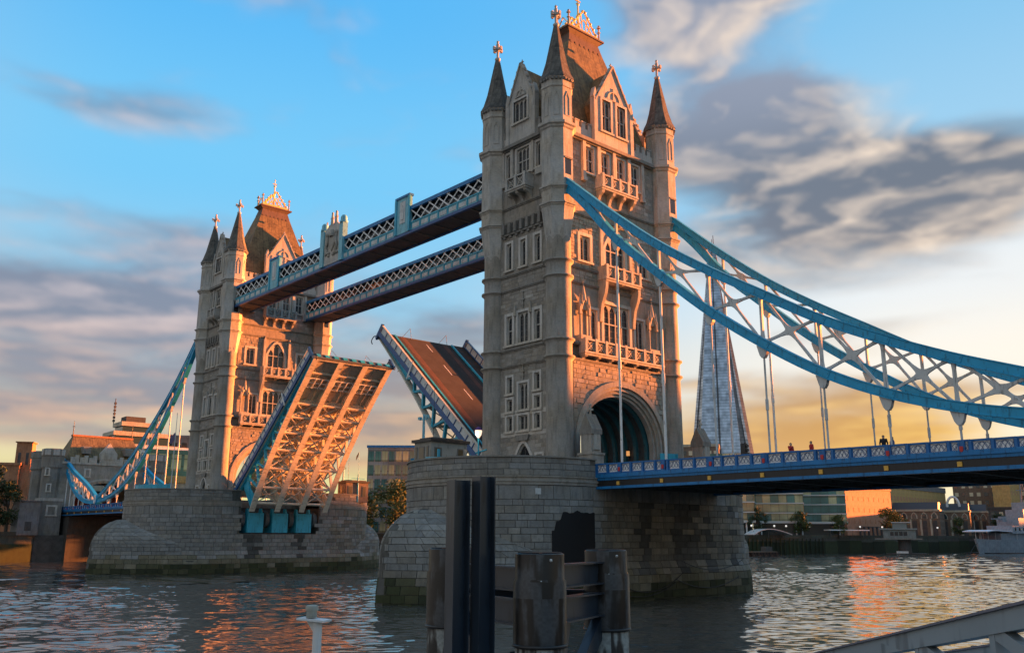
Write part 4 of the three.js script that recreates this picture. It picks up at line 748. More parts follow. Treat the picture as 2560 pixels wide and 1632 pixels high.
function sweep(b, P, z, w, h, n = 44) {                                           // smooth boxed chord with lips top and bottom
  const x0 = P[0][0], x1 = P[P.length - 1][0], prof = [[-w / 2 - 0.07, h / 2], [-w / 2 - 0.07, h / 2 - 0.09], [-w / 2, h / 2 - 0.12], [-w / 2, -h / 2 + 0.12], [-w / 2 - 0.07, -h / 2 + 0.09], [-w / 2 - 0.07, -h / 2], [w / 2 + 0.07, -h / 2], [w / 2 + 0.07, -h / 2 + 0.09], [w / 2, -h / 2 + 0.12], [w / 2, h / 2 - 0.12], [w / 2 + 0.07, h / 2 - 0.09], [w / 2 + 0.07, h / 2]];
  const ring = i => { const x = mix(x0, x1, i / n), y = interp(P, x), e = 0.05, d = V(2 * e, interp(P, x + e) - interp(P, x - e), 0).normalize(), u = V(-d.y, d.x, 0); return prof.map(([a, c]) => V(x, y, z + a).addScaledVector(u, c)); };
  const pos = []; let A = ring(0); const tri = (...q) => q.forEach(v => pos.push(v.x, v.y, v.z));
  for (let i = 1; i <= n; i++) { const C = ring(i); for (let k = 0; k < prof.length; k++) { const m = (k + 1) % prof.length; tri(A[k], A[m], C[m]); tri(A[k], C[m], C[k]); } A = C; }
  const g = new THREE.BufferGeometry(); g.setAttribute('position', new THREE.Float32BufferAttribute(pos, 3)); g.computeVertexNormals(); return b.add(g);
}
function webbing(t, U, Lw, nodes, z, mName) {
  const p = (P, x) => V(x, interp(P, x), z);
  // one member: flared where it meets the chords and, for a diagonal, at the crossing k of its length
  const taper = (b, a, c, k) => {
    const d = c.clone().sub(a), l = d.length(), th = Math.atan2(d.y, d.x), n = 0.105, e = Math.min(0.9, l * 0.24), pr = [[0, 0.3], [e * 0.5, 0.15], [e, n]];
    if (k) for (const q of [-1.0, -0.5, 0, 0.5, 1.0]) pr.push([k * l + q, q === 0 ? 0.36 : Math.abs(q) < 0.6 ? 0.17 : n]);
    pr.push([l - e, n], [l - e * 0.5, 0.15], [l, 0.3]); const q = pr.filter((v, i) => !i || v[0] > pr[i - 1][0]);
    b.prism([...q.map(([s, w]) => [s, w]), ...q.slice().reverse().map(([s, w]) => [s, -w])], k ? 0.2 : 0.26, M4().makeRotationZ(th).setPosition(a.x, a.y, z - (k ? 0.1 : 0.13)));
  };
  nodes.forEach((x, i) => {
    const a = p(U, x), c = p(Lw, x); if (a.y - c.y > 0.9) { const b = new B(); taper(b, a, c); b.mesh('vertical_post', M.pale, t); }
    if (i < nodes.length - 1) {
      const x2 = nodes[i + 1], b1 = new B(), b2 = new B(), A = p(U, x), C = p(Lw, x2), D = p(Lw, x), E2 = p(U, x2);
      const k = (A.y - D.y) / ((A.y - D.y) + (E2.y - C.y));
      taper(b1, A, C, k); taper(b2, D, E2, k); b1.mesh('diagonal', M.pale, t); b2.mesh('diagonal', M.pale, t, T(0, 0, 0.004));
    }
  });
}
const DECK = x => mix(12.93, 12.6, clamp((x - 11) / 38));
function makeChain(sx, z, label) {                                                 // sx 1: quay side; -1: far shore, mirrored about the middle
  const t = thing('suspension_chain', label, 'chain', sx > 0 ? 0 : -82.3, 0, 0, 0, 'curved blue suspension chains'); t.scale.x = sx;
  const nodes = [9.6, 13.54, 18.85, 24.4, 29.6, 34.8, 39.8, 44.8, 49.9, 54];
  sweep(new B(), UP, z, 0.6, 0.78).mesh('upper_chord', M.blueChain, t); sweep(new B(), LO, z, 0.6, 0.78).mesh('lower_chord', M.blueChain, t);
  new B().prism([[6.3, 44.15], [7.2, 43.6], [9.6, 41.3], [9.6, 39.7], [7.5, 41.6], [6.3, 42.6]], 0.56, T(0, 0, z - 0.28)).mesh('end_plate', M.blueChain, t);
  webbing(t, UP, LO, nodes, z);
  for (const x of nodes.slice(1)) for (const P of [UP, LO]) { const y = interp(P, x), th = Math.atan2(interp(P, x + 0.1) - interp(P, x - 0.1), 0.2); for (const k of [-1, 1]) new B().bx(-0.75, 0.75, -0.25, 0.25, k * 0.3, k * 0.345).mesh('cover_plate', M.blueChain, t, M4().makeRotationZ(th).setPosition(x, y, z)); }
  for (const x of nodes.slice(1, -1)) {
    const y = interp(LO, x), yd = 12.2; if (y - yd < 1.6) continue;
    new B().prism([[-0.55, 0.1], [0.55, 0.1], [0.3, -0.75], [0.12, -1.0], [-0.12, -1.0], [-0.3, -0.75]], 0.4, T(x, y - 0.3, z - 0.2)).mesh('hanger_shoe', M.pale, t);
    const r = x < 20 ? 0.12 : 0.085; const h = new B().cyl(V(x, yd, z), V(x, y - 1.2, z), r, r, 8); h.mesh('hanger', x < 20 ? M.white : M.pale, t);
    new B().cyl(V(x, mix(yd, y, 0.42), z), V(x, mix(yd, y, 0.42) + 0.9, z), r + 0.05, r + 0.05, 8).mesh('hanger_sleeve', x < 20 ? M.white : M.pale, t);
  }
  new B().cyl(V(57.4, 13.6, z - 0.45), V(57.4, 13.6, z + 0.45), 1.05, 1.05, 20).mesh('pin_joint', M.blueChain, t);
  new B().add(new THREE.TorusGeometry(0.62, 0.2, 8, 20), M4().makeScale(0.7, 1.25, 1).setPosition(57.4, 13.7, z + 0.46)).mesh('pin_ring', M.white, t);
  new B().bx(56.9, 57.9, 11, 13.2, z - 0.45, z + 0.45).mesh('pin_stand', M.blueChain, t);
  sweep(new B(), UP2, z, 0.6, 0.8, 24).mesh('upper_chord', M.blueChain, t); sweep(new B(), LO2, z, 0.6, 0.8, 24).mesh('lower_chord', M.blueChain, t);
  webbing(t, UP2, LO2, [60, 63.5, 67, 70.5, 74, 77.5, 80.6], z);
  for (const x of [67, 70.5, 74, 77.5, 81]) new B().cyl(V(x, 11, z), V(x, interp(LO2, x) - 0.3, z), 0.11, 0.11, 8).mesh('hanger', M.white, t);
  return t;
}
M.blueChain = mat(0.008, 0.37, 0.66, { map: tPaint, roughness: 0.5 });
makeChain(1, 9.14, 'blue suspension chain in front, sweeping from the nearer tower across the right side');
makeChain(1, -9.14, 'blue suspension chain behind, on the far side of the quay roadway');
makeChain(-1, 9.14, 'nearer of the two blue chains dipping to the far shore gatehouse');
makeChain(-1, -9.14, 'rear blue chain between the farther tower and the far shore gatehouse');

// ---------- suspended side decks ----------
const panelGeo = (() => {                                                          // shared pieces of one parapet bay, 1.45 m long
  const w = 1.45, f = new B();
  f.bx(0, w, -0.14, 0, -0.16, 0.14).bx(0, w, -1.0, -0.86, -0.12, 0.1).bx(0, 0.17, -0.86, -0.14, -0.12, 0.1).bx(w - 0.17, w, -0.86, -0.14, -0.12, 0.1).bx(-0.1, 0.1, -1.02, -0.02, 0.02, 0.2);
  const inf = new B().bx(0.17, w - 0.17, -0.86, -0.14, -0.05, 0.03), tr = new B(), zz = 0.04, pt = (x, y) => V(x, y, zz);
  for (const k of [0, 1]) { const X = x => k ? w - x : x; tr.tube([pt(X(0.2), -0.78), pt(X(0.38), -0.66), pt(X(0.52), -0.42), pt(X(0.72), -0.2), pt(X(0.95), -0.3), pt(X(1.05), -0.5), pt(X(1.25), -0.72)], 0.017, 5, 16); tr.tube([pt(X(0.2), -0.4), pt(X(0.45), -0.22), pt(X(0.66), -0.48), pt(X(0.85), -0.74), pt(X(1.1), -0.62), pt(X(1.25), -0.35)], 0.016, 5, 14); }
  return { w, frame: f.geo(), infill: inf.geo(), tracery: tr.geo() };
})();
function makeDeck(sx, label) {
  const t = thing('side_deck', label, 'deck', sx > 0 ? 0 : -82.3, 0, 0, 0, 'suspended roadway decks'); t.scale.x = sx;
  const x0 = 10.75, x1 = sx > 0 ? 82 : 82, n = Math.floor((x1 - x0) / panelGeo.w);
  new B().bx(x0, x1, 11.2, 11.75, -9.5, 9.5).mesh('deck_slab', M.soffit, t);
  new B().bx(x0, x1, 11.75, 11.8, -6, 6).mesh('carriageway', M.asphalt, t);
  for (const k of [-1, 1]) {
    const z = k * 9.62;
    new B().bx(x0, x1, 11.55, 11.9, k * 9.3, z + k * 0.26).bx(x0, x1, 11.3, 11.55, k * 9.3, z + k * 0.14).mesh('cornice_beam', M.blue, t);
    new B().bx(x0, x1, 10.72, 11.3, z - 0.1, z + 0.06).mesh('girder_web', M.black, t);
    new B().bx(x0, x1, 10.5, 10.74, z - k * 0.5, z + k * 0.2).mesh('bottom_flange', M.blue, t);
    for (let i = 0; i < n; i++) {
      const xa = x0 + i * panelGeo.w, y = DECK(xa + 0.7), vis = k > 0 || i < 4;
      const f = inst(panelGeo.frame, M.blueRail, 'parapet_panel', t, T(xa, y, z, k > 0 ? 0 : 0)); if (!vis && sx > 0) { continue; }
      inst(panelGeo.infill, M.white, 'infill', f); inst(panelGeo.tracery, M.navy, 'tracery', f);
    }
    if (k > 0) for (let i = 0; i < 13; i++) {
      const x = 13.5 + i * 5.2; if (x > x1) break;
      new B().bx(x - 0.16, x + 0.16, 10.82, 11.16, z + 0.06, z + 0.16).mesh('lamp_plate', M.yellow, t);
      new B().bx(x + 0.05, x + 0.5, DECK(x) - 0.98, DECK(x) - 0.06, z + 0.05, z + 0.24).mesh('shield_post', M.blueRail, t);
      new B().prism([[-0.12, 0.4], [0.12, 0.4], [0.12, 0.1], [0, 0], [-0.12, 0.1]], 0.06, T(x + 0.28, DECK(x) - 0.86, z + 0.24)).mesh('red_shield', M.red, t);
    }
  }
  for (let x = x0 + 2.4; x < x1; x += 5.2) { new B().bx(x - 0.12, x + 0.12, 10.62, 11.2, -9.1, 9.1).bx(x - 0.2, x + 0.2, 10.56, 10.62, -9.1, 9.1).mesh('cross_girder', M.soffit, t); }
  for (const z of [-6, -2, 2, 6]) new B().bx(x0, x1, 10.85, 11.2, z - 0.14, z + 0.14).mesh('stringer', M.soffit, t);
  return t;
}
M.blueRail = mat(0.014, 0.15, 0.42, { map: tPaint, roughness: 0.5 });
makeDeck(1, 'blue parapeted roadway deck running right from the nearer pier');
makeDeck(-1, 'short blue roadway deck between the farther pier and the far shore');

// ---------- land on both shores ----------
const BANK = [[-158, 260], [-158, 40], [-160, 16], [-160, -16], [-150, -60], [-132, -120], [-116.5, -178], [-105.2, -237.7], [-89, -326], [-70, -430], [-30, -620], [60, -900]];
const G = 6;                                                                        // ground level behind the river walls
{
  const poly = [...BANK, [60, -2400], [-2400, -2400], [-2400, 260]];
  const o = new B().prism(poly.map(([x, z]) => [x, -z]), G + 3, M4().makeRotationX(-Math.PI / 2).setPosition(0, -3, 0)).mesh('south_bank', mat(0.16, 0.15, 0.135, { map: tAsph }), scene); structure(o, 'paved ground of the far shore');
  const n = new B().prism([[84, 900], [84, -1200], [2400, -1200], [2400, 900]].map(([x, z]) => [x, z]), G + 3, M4().makeRotationX(-Math.PI / 2).setPosition(0, -3, 0)).mesh('north_bank', mat(0.16, 0.15, 0.135, { map: tAsph }), scene); structure(n, 'paved ground of the near shore');
}
// river walls: courses of block panels with weed below the tide line, piles and a coping
{
  const wallM = [mat(0.10, 0.10, 0.075, stoneOpt), mat(0.085, 0.08, 0.06, stoneOpt), mat(0.11, 0.10, 0.085, stoneOpt)], weed = [mat(0.035, 0.05, 0.018, stoneOpt), mat(0.05, 0.06, 0.025, stoneOpt), mat(0.025, 0.032, 0.014, stoneOpt)];
  const R = rng(77);
  const seg = (a, b, label, piles) => {
    const L = Math.hypot(b[0] - a[0], b[1] - a[1]), ry = Math.atan2(-(b[1] - a[1]), b[0] - a[0]);
    const t = thing('river_wall', label, 'wall', a[0], 0, a[1], ry);
    const s = 1;                                                                     // local +x along the wall, outward is local -z or +z
    const n = Math.round(L / 7), w = L / n;
    for (let i = 0; i < n; i++) {
      const k = 4.0 + R() * 0.9;
      new B().bx(i * w + 0.03, (i + 1) * w - 0.03, k, G - 0.3, -0.15 * s - 0.2, 0.28 + R() * 0.06).mesh('wall_panel', choose(wallM), t);
      new B().bx(i * w + 0.03, (i + 1) * w - 0.03, -2, k, -0.2, 0.36 + R() * 0.08).mesh('weed_panel', choose(weed), t);
      new B().bx(i * w + 0.01, (i + 1) * w - 0.01, G - 0.3, G + 0.75, -0.35, 0.42).mesh('coping', choose(wallM), t);
      if (piles) for (let j = 0; j < 3; j++) new B().cyl(V((i + 0.2 + j * 0.3) * w, -2, 0.75), V((i + 0.2 + j * 0.3) * w, 5.2 + R() * 0.5, 0.75), 0.22, 0.2, 7).mesh('fender_pile', choose(weed), t);
    }
    return t;
  };
  seg(BANK[0], BANK[1], 'dark river wall downstream, outside the left edge');
  seg(BANK[1], BANK[2], 'dark river wall at the left edge below the orange chimney');
  seg(BANK[3], BANK[4], 'river wall behind the farther pier'); seg(BANK[4], BANK[5], 'river wall hidden behind the nearer pier');
  seg(BANK[5], BANK[6], 'river wall just behind the nearer pier', false); seg(BANK[6], BANK[7], 'weedy river wall with timber piles under the glass offices', true);
  seg(BANK[7], BANK[8], 'weedy river wall under the orange and gallery buildings'); seg(BANK[8], BANK[9], 'river wall behind the grey ship');
}

// ---------- buildings ----------
const winGeoCache = {};
function block(name, label, cat, cx, cz, ry, w, d, h, o = {}) {                      // front face is local +z, centred on the front edge
  const t = thing(name, label, cat, cx, G, cz, ry, o.group);
  const y0 = o.y0 ?? 0;
  new B().bx(-w / 2, w / 2, y0, h, -d, 0).mesh('wall', o.m, t);
  new B().bx(-w / 2 - 0.3, w / 2 + 0.3, h, h + (o.cap ?? 0.7), -d - 0.3, 0.3).mesh('roof_edge', o.cm || o.m, t);
  const wg = (ww, wh) => winGeoCache[ww + '_' + wh] ||= new B().bx(-ww / 2, ww / 2, 0, wh, -0.06, 0.05).geo(), fg = (ww, wh) => winGeoCache['f' + ww + '_' + wh] ||= new B().bx(-ww / 2 - 0.18, ww / 2 + 0.18, -0.28, -0.02, -0.06, 0.2).bx(-ww / 2 - 0.18, ww / 2 + 0.18, wh, wh + 0.2, -0.06, 0.16).geo();
  const put = (n, rows, ww, wh, gy, base, L, m, vary) => { for (let j = 0; j < rows; j++) for (let i = 0; i < n; i++) { const f = inst(wg(ww, wh), vary && hash(i, j, vary) > 0.62 ? o.wm2 || M.glass : o.wm || M.glass, 'window', t, m((i + 0.5) * L / n - L / 2, base + j * gy)); if (o.sills) inst(fg(ww, wh), o.sm || M.trim, 'sill', f); } };
  if (o.front) { const [n, rows, ww, wh, gy, base] = o.front; put(n, rows, ww, wh, gy, base, w, (x, y) => T(x, y, 0.0), o.vary); }
  if (o.side) { const [n, rows, ww, wh, gy, base] = o.side; put(n, rows, ww, wh, gy, base, d, (x, y) => T(w / 2, y, -d / 2 - x, Math.PI / 2), o.vary); }
  return t;
}
const MB = {
  brickO: mat(0.50, 0.22, 0.11, stoneOpt), brickB: mat(0.20, 0.15, 0.11, stoneOpt), conc: mat(0.42, 0.39, 0.34, stoneOpt), cream: mat(0.56, 0.50, 0.38, stoneOpt), grey: mat(0.24, 0.235, 0.23, stoneOpt), dark: mat(0.10, 0.095, 0.09, stoneOpt), ochre: mat(0.62, 0.42, 0.16, stoneOpt), brown: mat(0.24, 0.17, 0.12, stoneOpt), salmon: mat(0.58, 0.30, 0.18, stoneOpt),
  tealGlass: mat(0.09, 0.30, 0.31, { roughness: 0.12, metalness: 0.25, map: tGlass }), paleGlass: mat(0.62, 0.70, 0.46, { roughness: 0.16, metalness: 0.25, map: tGlass }), darkGlass: mat(0.03, 0.05, 0.055, { roughness: 0.1 }), slab: mat(0.62, 0.62, 0.60, { roughness: 0.6 }), winPale: mat(0.62, 0.55, 0.38, { roughness: 0.5 }), shardA: mat(0.62, 0.80, 1.0, { roughness: 0.3, metalness: 0.85, map: tGlass }), shardB: mat(0.86, 0.90, 0.95, { roughness: 0.35, metalness: 0.8, map: tGlass }), shardC: mat(0.20, 0.24, 0.28, { roughness: 0.3, metalness: 0.4, map: tGlass }),
};
// far shore gatehouse of the bridge
{
  const t = thing('abutment_gatehouse', 'stone gatehouse with a slate roof and wide arch at the left end of the bridge', 'gatehouse', -164, 0, 0);
  const arc = (a, b, n = 20) => { const p = [[-a, 0]]; for (let i = 0; i <= n; i++) { const k = Math.PI * (1 - i / n); p.push([a * Math.cos(k), 13.4 + b * Math.sin(k)]); } p.push([a, 0]); return p; };
  const F = T(0, 0, 0, Math.PI / 2), out = arc(7.4, 5.7);
  for (const x of [0, -11]) new B().prism([[-12, 0], [-7.4, 0], ...out.slice(1, -1), [7.4, 0], [12, 0], [12, 23.4], [-12, 23.4]], 1, F.clone().setPosition(x - 1, 0, 0)).mesh('arch_wall', M.stone, t);
  for (const [a, b, c, d2, o] of [[7.9, 6.2, 7.4, 5.7, 0.15], [7.4, 5.7, 6.9, 5.2, -0.2]]) new B().prism([...arc(a, b), ...arc(c, d2).reverse()], 0.6, F.clone().setPosition(o - 0.5, 0, 0)).mesh('archivolt', M.stoneLight, t);
  for (const k of [-1, 1]) new B().bx(-11, -1, 0, 23.4, k * 11, k * 12).mesh('side_wall', M.stone, t);
  new B().bx(-12, 0.25, 22.9, 23.4, -12.2, 12.2).mesh('string_course', M.stoneLight, t);
  for (let i = 0; i < 9; i++) { const z = -9 + i * 2.1; if (Math.abs(z) < 2) continue; new B().bx(-0.4, 0.1, 23.4, 24.6, z - 0.95, z + 0.95).mesh('parapet_wall', M.stoneLight, t); new B().bx(-0.4, 0.1, 24.6, 25.1, z - 0.95, z - 0.1).mesh('merlon', M.stoneLight, t); }
  const rf = new THREE.BufferGeometry(), p = [[-0.6, 24, 9.4], [-0.6, 24, -9.4], [-11.4, 24, -9.4], [-11.4, 24, 9.4], [-5.4, 30.2, 7.2], [-5.4, 30.2, -7.2], [-6.6, 30.2, -7.2], [-6.6, 30.2, 7.2]], a = [];
  for (const f of [[0, 1, 5, 4], [2, 3, 7, 6], [1, 2, 6, 5], [3, 0, 4, 7], [4, 5, 6, 7]]) for (const i of [0, 1, 2, 0, 2, 3]) a.push(...p[f[i]]); rf.setAttribute('position', new THREE.Float32BufferAttribute(a, 3)); rf.computeVertexNormals();
  new B().add(rf).mesh('roof', M.slate, t); new B().bx(-11.2, -0.8, 23.4, 24.02, -9.3, 9.3).mesh('roof_base', M.stoneDark, t);
  new B().bx(-6.8, -5.2, 30.15, 30.6, -7.4, 7.4).mesh('ridge', MB.brickO, t);
  for (const z of [-7.2, 7.2]) new B().cyl(V(-6, 30.5, z), V(-6, 34, z), 0.12, 0.05, 6).box(-6, 32.6, z, 0.5, 0.12, 0.5).mesh('finial', M.black, t);
  new B().prism([[-2, 23.4], [2, 23.4], [2, 25.8], [0, 28.4], [-2, 25.8]], 1.2, F.clone().setPosition(-0.9, 0, 0)).mesh('gable', M.stoneLight, t);
  new B().bx(0.3, 0.42, 24.2, 26.0, -1.1, 1.1).mesh('carved_panel', M.sculpt, t);
  for (const z of [5, -5]) { const w = new B().bx(-3.2, -0.6, 25.6, 27.2, z - 0.9, z + 0.9).mesh('skylight', M.stoneDark, t); new B().bx(-3.2, -0.55, 27.2, 27.32, z - 1, z + 1).mesh('pane', mat(0.25, 0.35, 0.45, { roughness: 0.15 }), w); }
  for (const z of [4.6, -4.6]) addWindow(t, F.clone().setPosition(0, 20.0, z), 0.8, 1.6, { n: 1, arch: false, t: 0.4 });
  for (const [sz, sx] of [[1, 1], [-1, 1], [1, -1], [-1, -1]]) {
    const z = sz * 12.4, x = sx > 0 ? -1.2 : -10.5, m = T(x, 0, z);
    new B().rings([[2.5, 0], [2.5, 12.5], [2.15, 13.4], [2.15, 21.4], [2.5, 21.9], [2.5, 24.4], [2.62, 24.6], [2.62, 26.2], [2.3, 26.3], [0, 26.4]], 8, null, Math.PI / 8, false).mesh('corner_turret', M.stoneDark, t, m);
    if (sx > 0 && sz > 0) for (const [yy, an] of [[20, 0.9], [16.2, 1.2]]) addWindow(t, m.clone().multiply(T(0, 0, 0, an)).multiply(T(0, yy, 2.1)), 0.6, 1.5, { n: 1, arch: false, t: 0.28 });
    if (sx > 0) for (let i = 0; i < 8; i++) new B().bx(-0.7, 0.7, 24.7, 26.1, 2.36, 2.5).mesh('turret_panel', M.stoneLight, t, m.clone().multiply(T(0, 0, 0, i * Math.PI / 4)));
  }
  // projecting bay at the foot, with its small window
  new B().bx(-1, 3.2, 0, 13.8, 10.4, 15.2).mesh('foot_bay', M.stoneDark, t); new B().bx(-1.1, 3.35, 13.8, 14.5, 10.25, 15.35).mesh('foot_bay_parapet', M.stoneLight, t);
  addWindow(t, F.clone().setPosition(3.2, 10.6, 12.6), 1.6, 1.9, { n: 2, rows: 2, arch: false, t: 0.4 });
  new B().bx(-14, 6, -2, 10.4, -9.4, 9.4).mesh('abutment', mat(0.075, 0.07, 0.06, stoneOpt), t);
  for (let i = 0; i < 6; i++) new B().bx(-9, -8.7, 11, 16.5, -6 + i * 2.2, -4.6 + i * 2.2).mesh('red_hoarding', mat(0.35, 0.05, 0.03), t);
  new B().bx(-12, 0, 10.4, 11.4, -7, 7).mesh('roadway', M.asphalt, t);
}
block('brick_chimney_tower', 'tall orange brick chimney tower at the far left', 'tower', -198.5, 11.2, 1.1, 3.9, 3.9, 24.4, { m: MB.brickO, cap: 0.3, front: [2, 1, 0.7, 3.2, 4, 18.5], side: [2, 1, 0.7, 3.2, 4, 18.5], wm: MB.dark });
block('brick_house', 'low orange brick building left of the brick chimney tower', 'building', -199.5, 15.6, 1.1, 8, 9, 18.2, { m: MB.brickO, front: [2, 3, 1.6, 1.6, 4.5, 3], side: [2, 3, 1.6, 1.6, 4.5, 3], wm: MB.dark });
block('apartment_block', 'brown flats with balconies between the chimney and the gatehouse', 'building', -214, 2.6, 1.25, 16, 12, 18.5, { m: MB.brickB, cm: M.white, front: [6, 5, 1.4, 1.5, 3.2, 2.2], wm: MB.winPale, wm2: MB.darkGlass, vary: 4, sills: true });
block('low_shed', 'small dark shed beside the foot of the gatehouse', 'shed', -159.2, 17.6, Math.PI / 2, 4.4, 6, 7.6, { m: MB.grey, cap: 0.2, front: [1, 1, 1.4, 2, 3, 1], wm: MB.dark });
{
  // stepped concrete hotel, sunlit, above the gatehouse roof
  const t = thing('concrete_hotel', 'stepped pale concrete hotel rising above the gatehouse roof', 'building', -213, G, -24, 1.55);
  [[0, 26, 0, 20.5], [1.5, 23, 20.5, 24], [3, 21, 24, 27.6], [5.5, 17, 27.6, 31.4], [8, 12, 31.4, 34.6]].forEach(([x, w, y0, y1], i) => {
    new B().bx(x - 12, x - 12 + w, y0, y1 - 1.3, -16 + i, -i * 1.1).mesh('recessed_floor', MB.darkGlass, t);
    new B().bx(x - 12.6, x - 12 + w + 0.6, y1 - 1.3, y1, -16.5 + i, 0.8 - i * 1.1).mesh('floor_band', MB.cream, t);
    if (!i) for (let j = 0; j < 5; j++) new B().bx(x - 12.6, x - 12 + w + 0.6, 2 + j * 3.6, 3.6 + j * 3.6, -16.5, 0.8).mesh('floor_band', MB.cream, t);
  });
  new B().bx(-3, 3, 34.6, 36.4, -10, -5).mesh('plant_room', MB.dark, t);
  const b = new B(); for (let i = 0; i < 6; i++) b.bx(-6.2, -5.6, 34.6 + i * 1.1, 35.3 + i * 1.1, -8, -7.4); b.cyl(V(-5.9, 34, -7.7), V(-5.9, 42, -7.7), 0.12, 0.12, 6); b.mesh('aerial_mast', MB.dark, t);
}
block('glass_pavilion', 'low teal glass pavilion with a yellow band right of the gatehouse', 'building', -171.5, -20, 1.5, 17, 12, 22.5, { m: MB.tealGlass, cm: M.white, front: [5, 1, 2.6, 4.4, 5, 17], wm: MB.paleGlass });
block('pavilion_wing', 'cream lower wing in front of the teal glass pavilion', 'building', -168, -19, 1.5, 20, 8, 13.6, { m: MB.cream, cm: MB.ochre, cap: 1.8, front: [7, 2, 1.5, 2.6, 4.5, 2], wm: MB.winPale });
block('slab_office', 'grey flat-roofed office behind the glass pavilion', 'building', -236, -46, 1.0, 30, 14, 33, { m: MB.grey, front: [12, 8, 1.7, 1.8, 3.9, 2], wm: MB.darkGlass });
block('waterside_office', 'pale glass office with a blue roof edge between the two piers', 'building', -143.6, -77, 0.85, 24, 16, 25, { m: mat(0.40, 0.44, 0.44, { roughness: 0.25, map: tGlass }), cm: M.blue, front: [12, 6, 1.6, 3.0, 4, 1], side: [7, 6, 1.6, 3, 4, 1], wm: MB.tealGlass, wm2: MB.paleGlass, vary: 7 });
block('orange_annexe', 'small orange brick roof seen over trees beside the farther pier', 'building', -182, -90, 0.9, 16, 10, 10.5, { m: MB.brickO, front: [5, 2, 1.2, 1.6, 4, 2] });
// glass offices under the quay deck
[[-122, -205, 15.5, 'glass office with white floor slabs, nearest the pier'], [-116.5, -227, 17.5, 'middle of the three glass offices with white floor slabs'], [-112.5, -250, 18.5, 'glass office with white slabs beside the orange building']].forEach(([x, z, w, label], k) => {
  const t = thing('glass_office', label, 'office', x, G, z, 0.56, 'glass offices on the far shore');
  new B().bx(-w / 2, w / 2, 5, 30, -14, -0.6).mesh('core', MB.darkGlass, t);
  new B().bx(-w / 2 + 1, w / 2 - 1, 0, 5, -14, -2.5).mesh('ground_floor', MB.darkGlass, t);
  for (let j = 0; j < 7; j++) {
    const y = 5 + j * 3.55;
    new B().bx(-w / 2 - 0.3, w / 2 + 0.3, y, y + (j ? 0.4 : 0.8), -14.3, j ? 0.25 : 1.4).mesh('floor_slab', MB.slab, t);
    for (let i = 0; i < 6; i++) new B().bx(-w / 2 + i * w / 6 + 0.06, -w / 2 + (i + 1) * w / 6 - 0.06, y + (j ? 0.4 : 0.8), y + 3.55, -0.6, -0.45).mesh('glass_panel', hash(i, j, 40 + k) > 0.5 ? MB.paleGlass : MB.tealGlass, t);
    for (let i = 0; i < 5; i++) new B().bx(w / 2 + 0.01, w / 2 + 0.12, y + 0.5, y + 3.5, -14 + i * 2.7 + 0.08, -14 + (i + 1) * 2.7 - 0.08).mesh('glass_panel', hash(i, j, 50 + k) > 0.5 ? MB.ochre : MB.tealGlass, t);
  }
  for (const x2 of [-w / 2 + 2, w / 2 - 3]) new B().bx(x2 - 0.25, x2 + 0.25, 0, 5, 0.4, 0.9).mesh('column', M.white, t);
});
block('orange_brick_hospital', 'sunlit orange brick building with rows of small windows', 'building', -113.5, -267.5, 0.03, 4, 42, 19.5, { m: MB.salmon, side: [9, 3, 0.8, 1.7, 4.5, 5.5], front: [1, 4, 0.8, 1.8, 4.2, 3], wm: MB.brickO });
{ const t = thing('colonnade', 'row of dark posts along the foot of the orange building', 'colonnade', -111.2, G, -288); for (let i = 0; i < 9; i++) new B().bx(0, 0.5, 0, 4, -18 + i * 3.6, -17.2 + i * 3.6).mesh('post', MB.dark, t); new B().bx(0, 0.5, 4, 4.3, -18.2, 12).mesh('beam', MB.dark, t); }
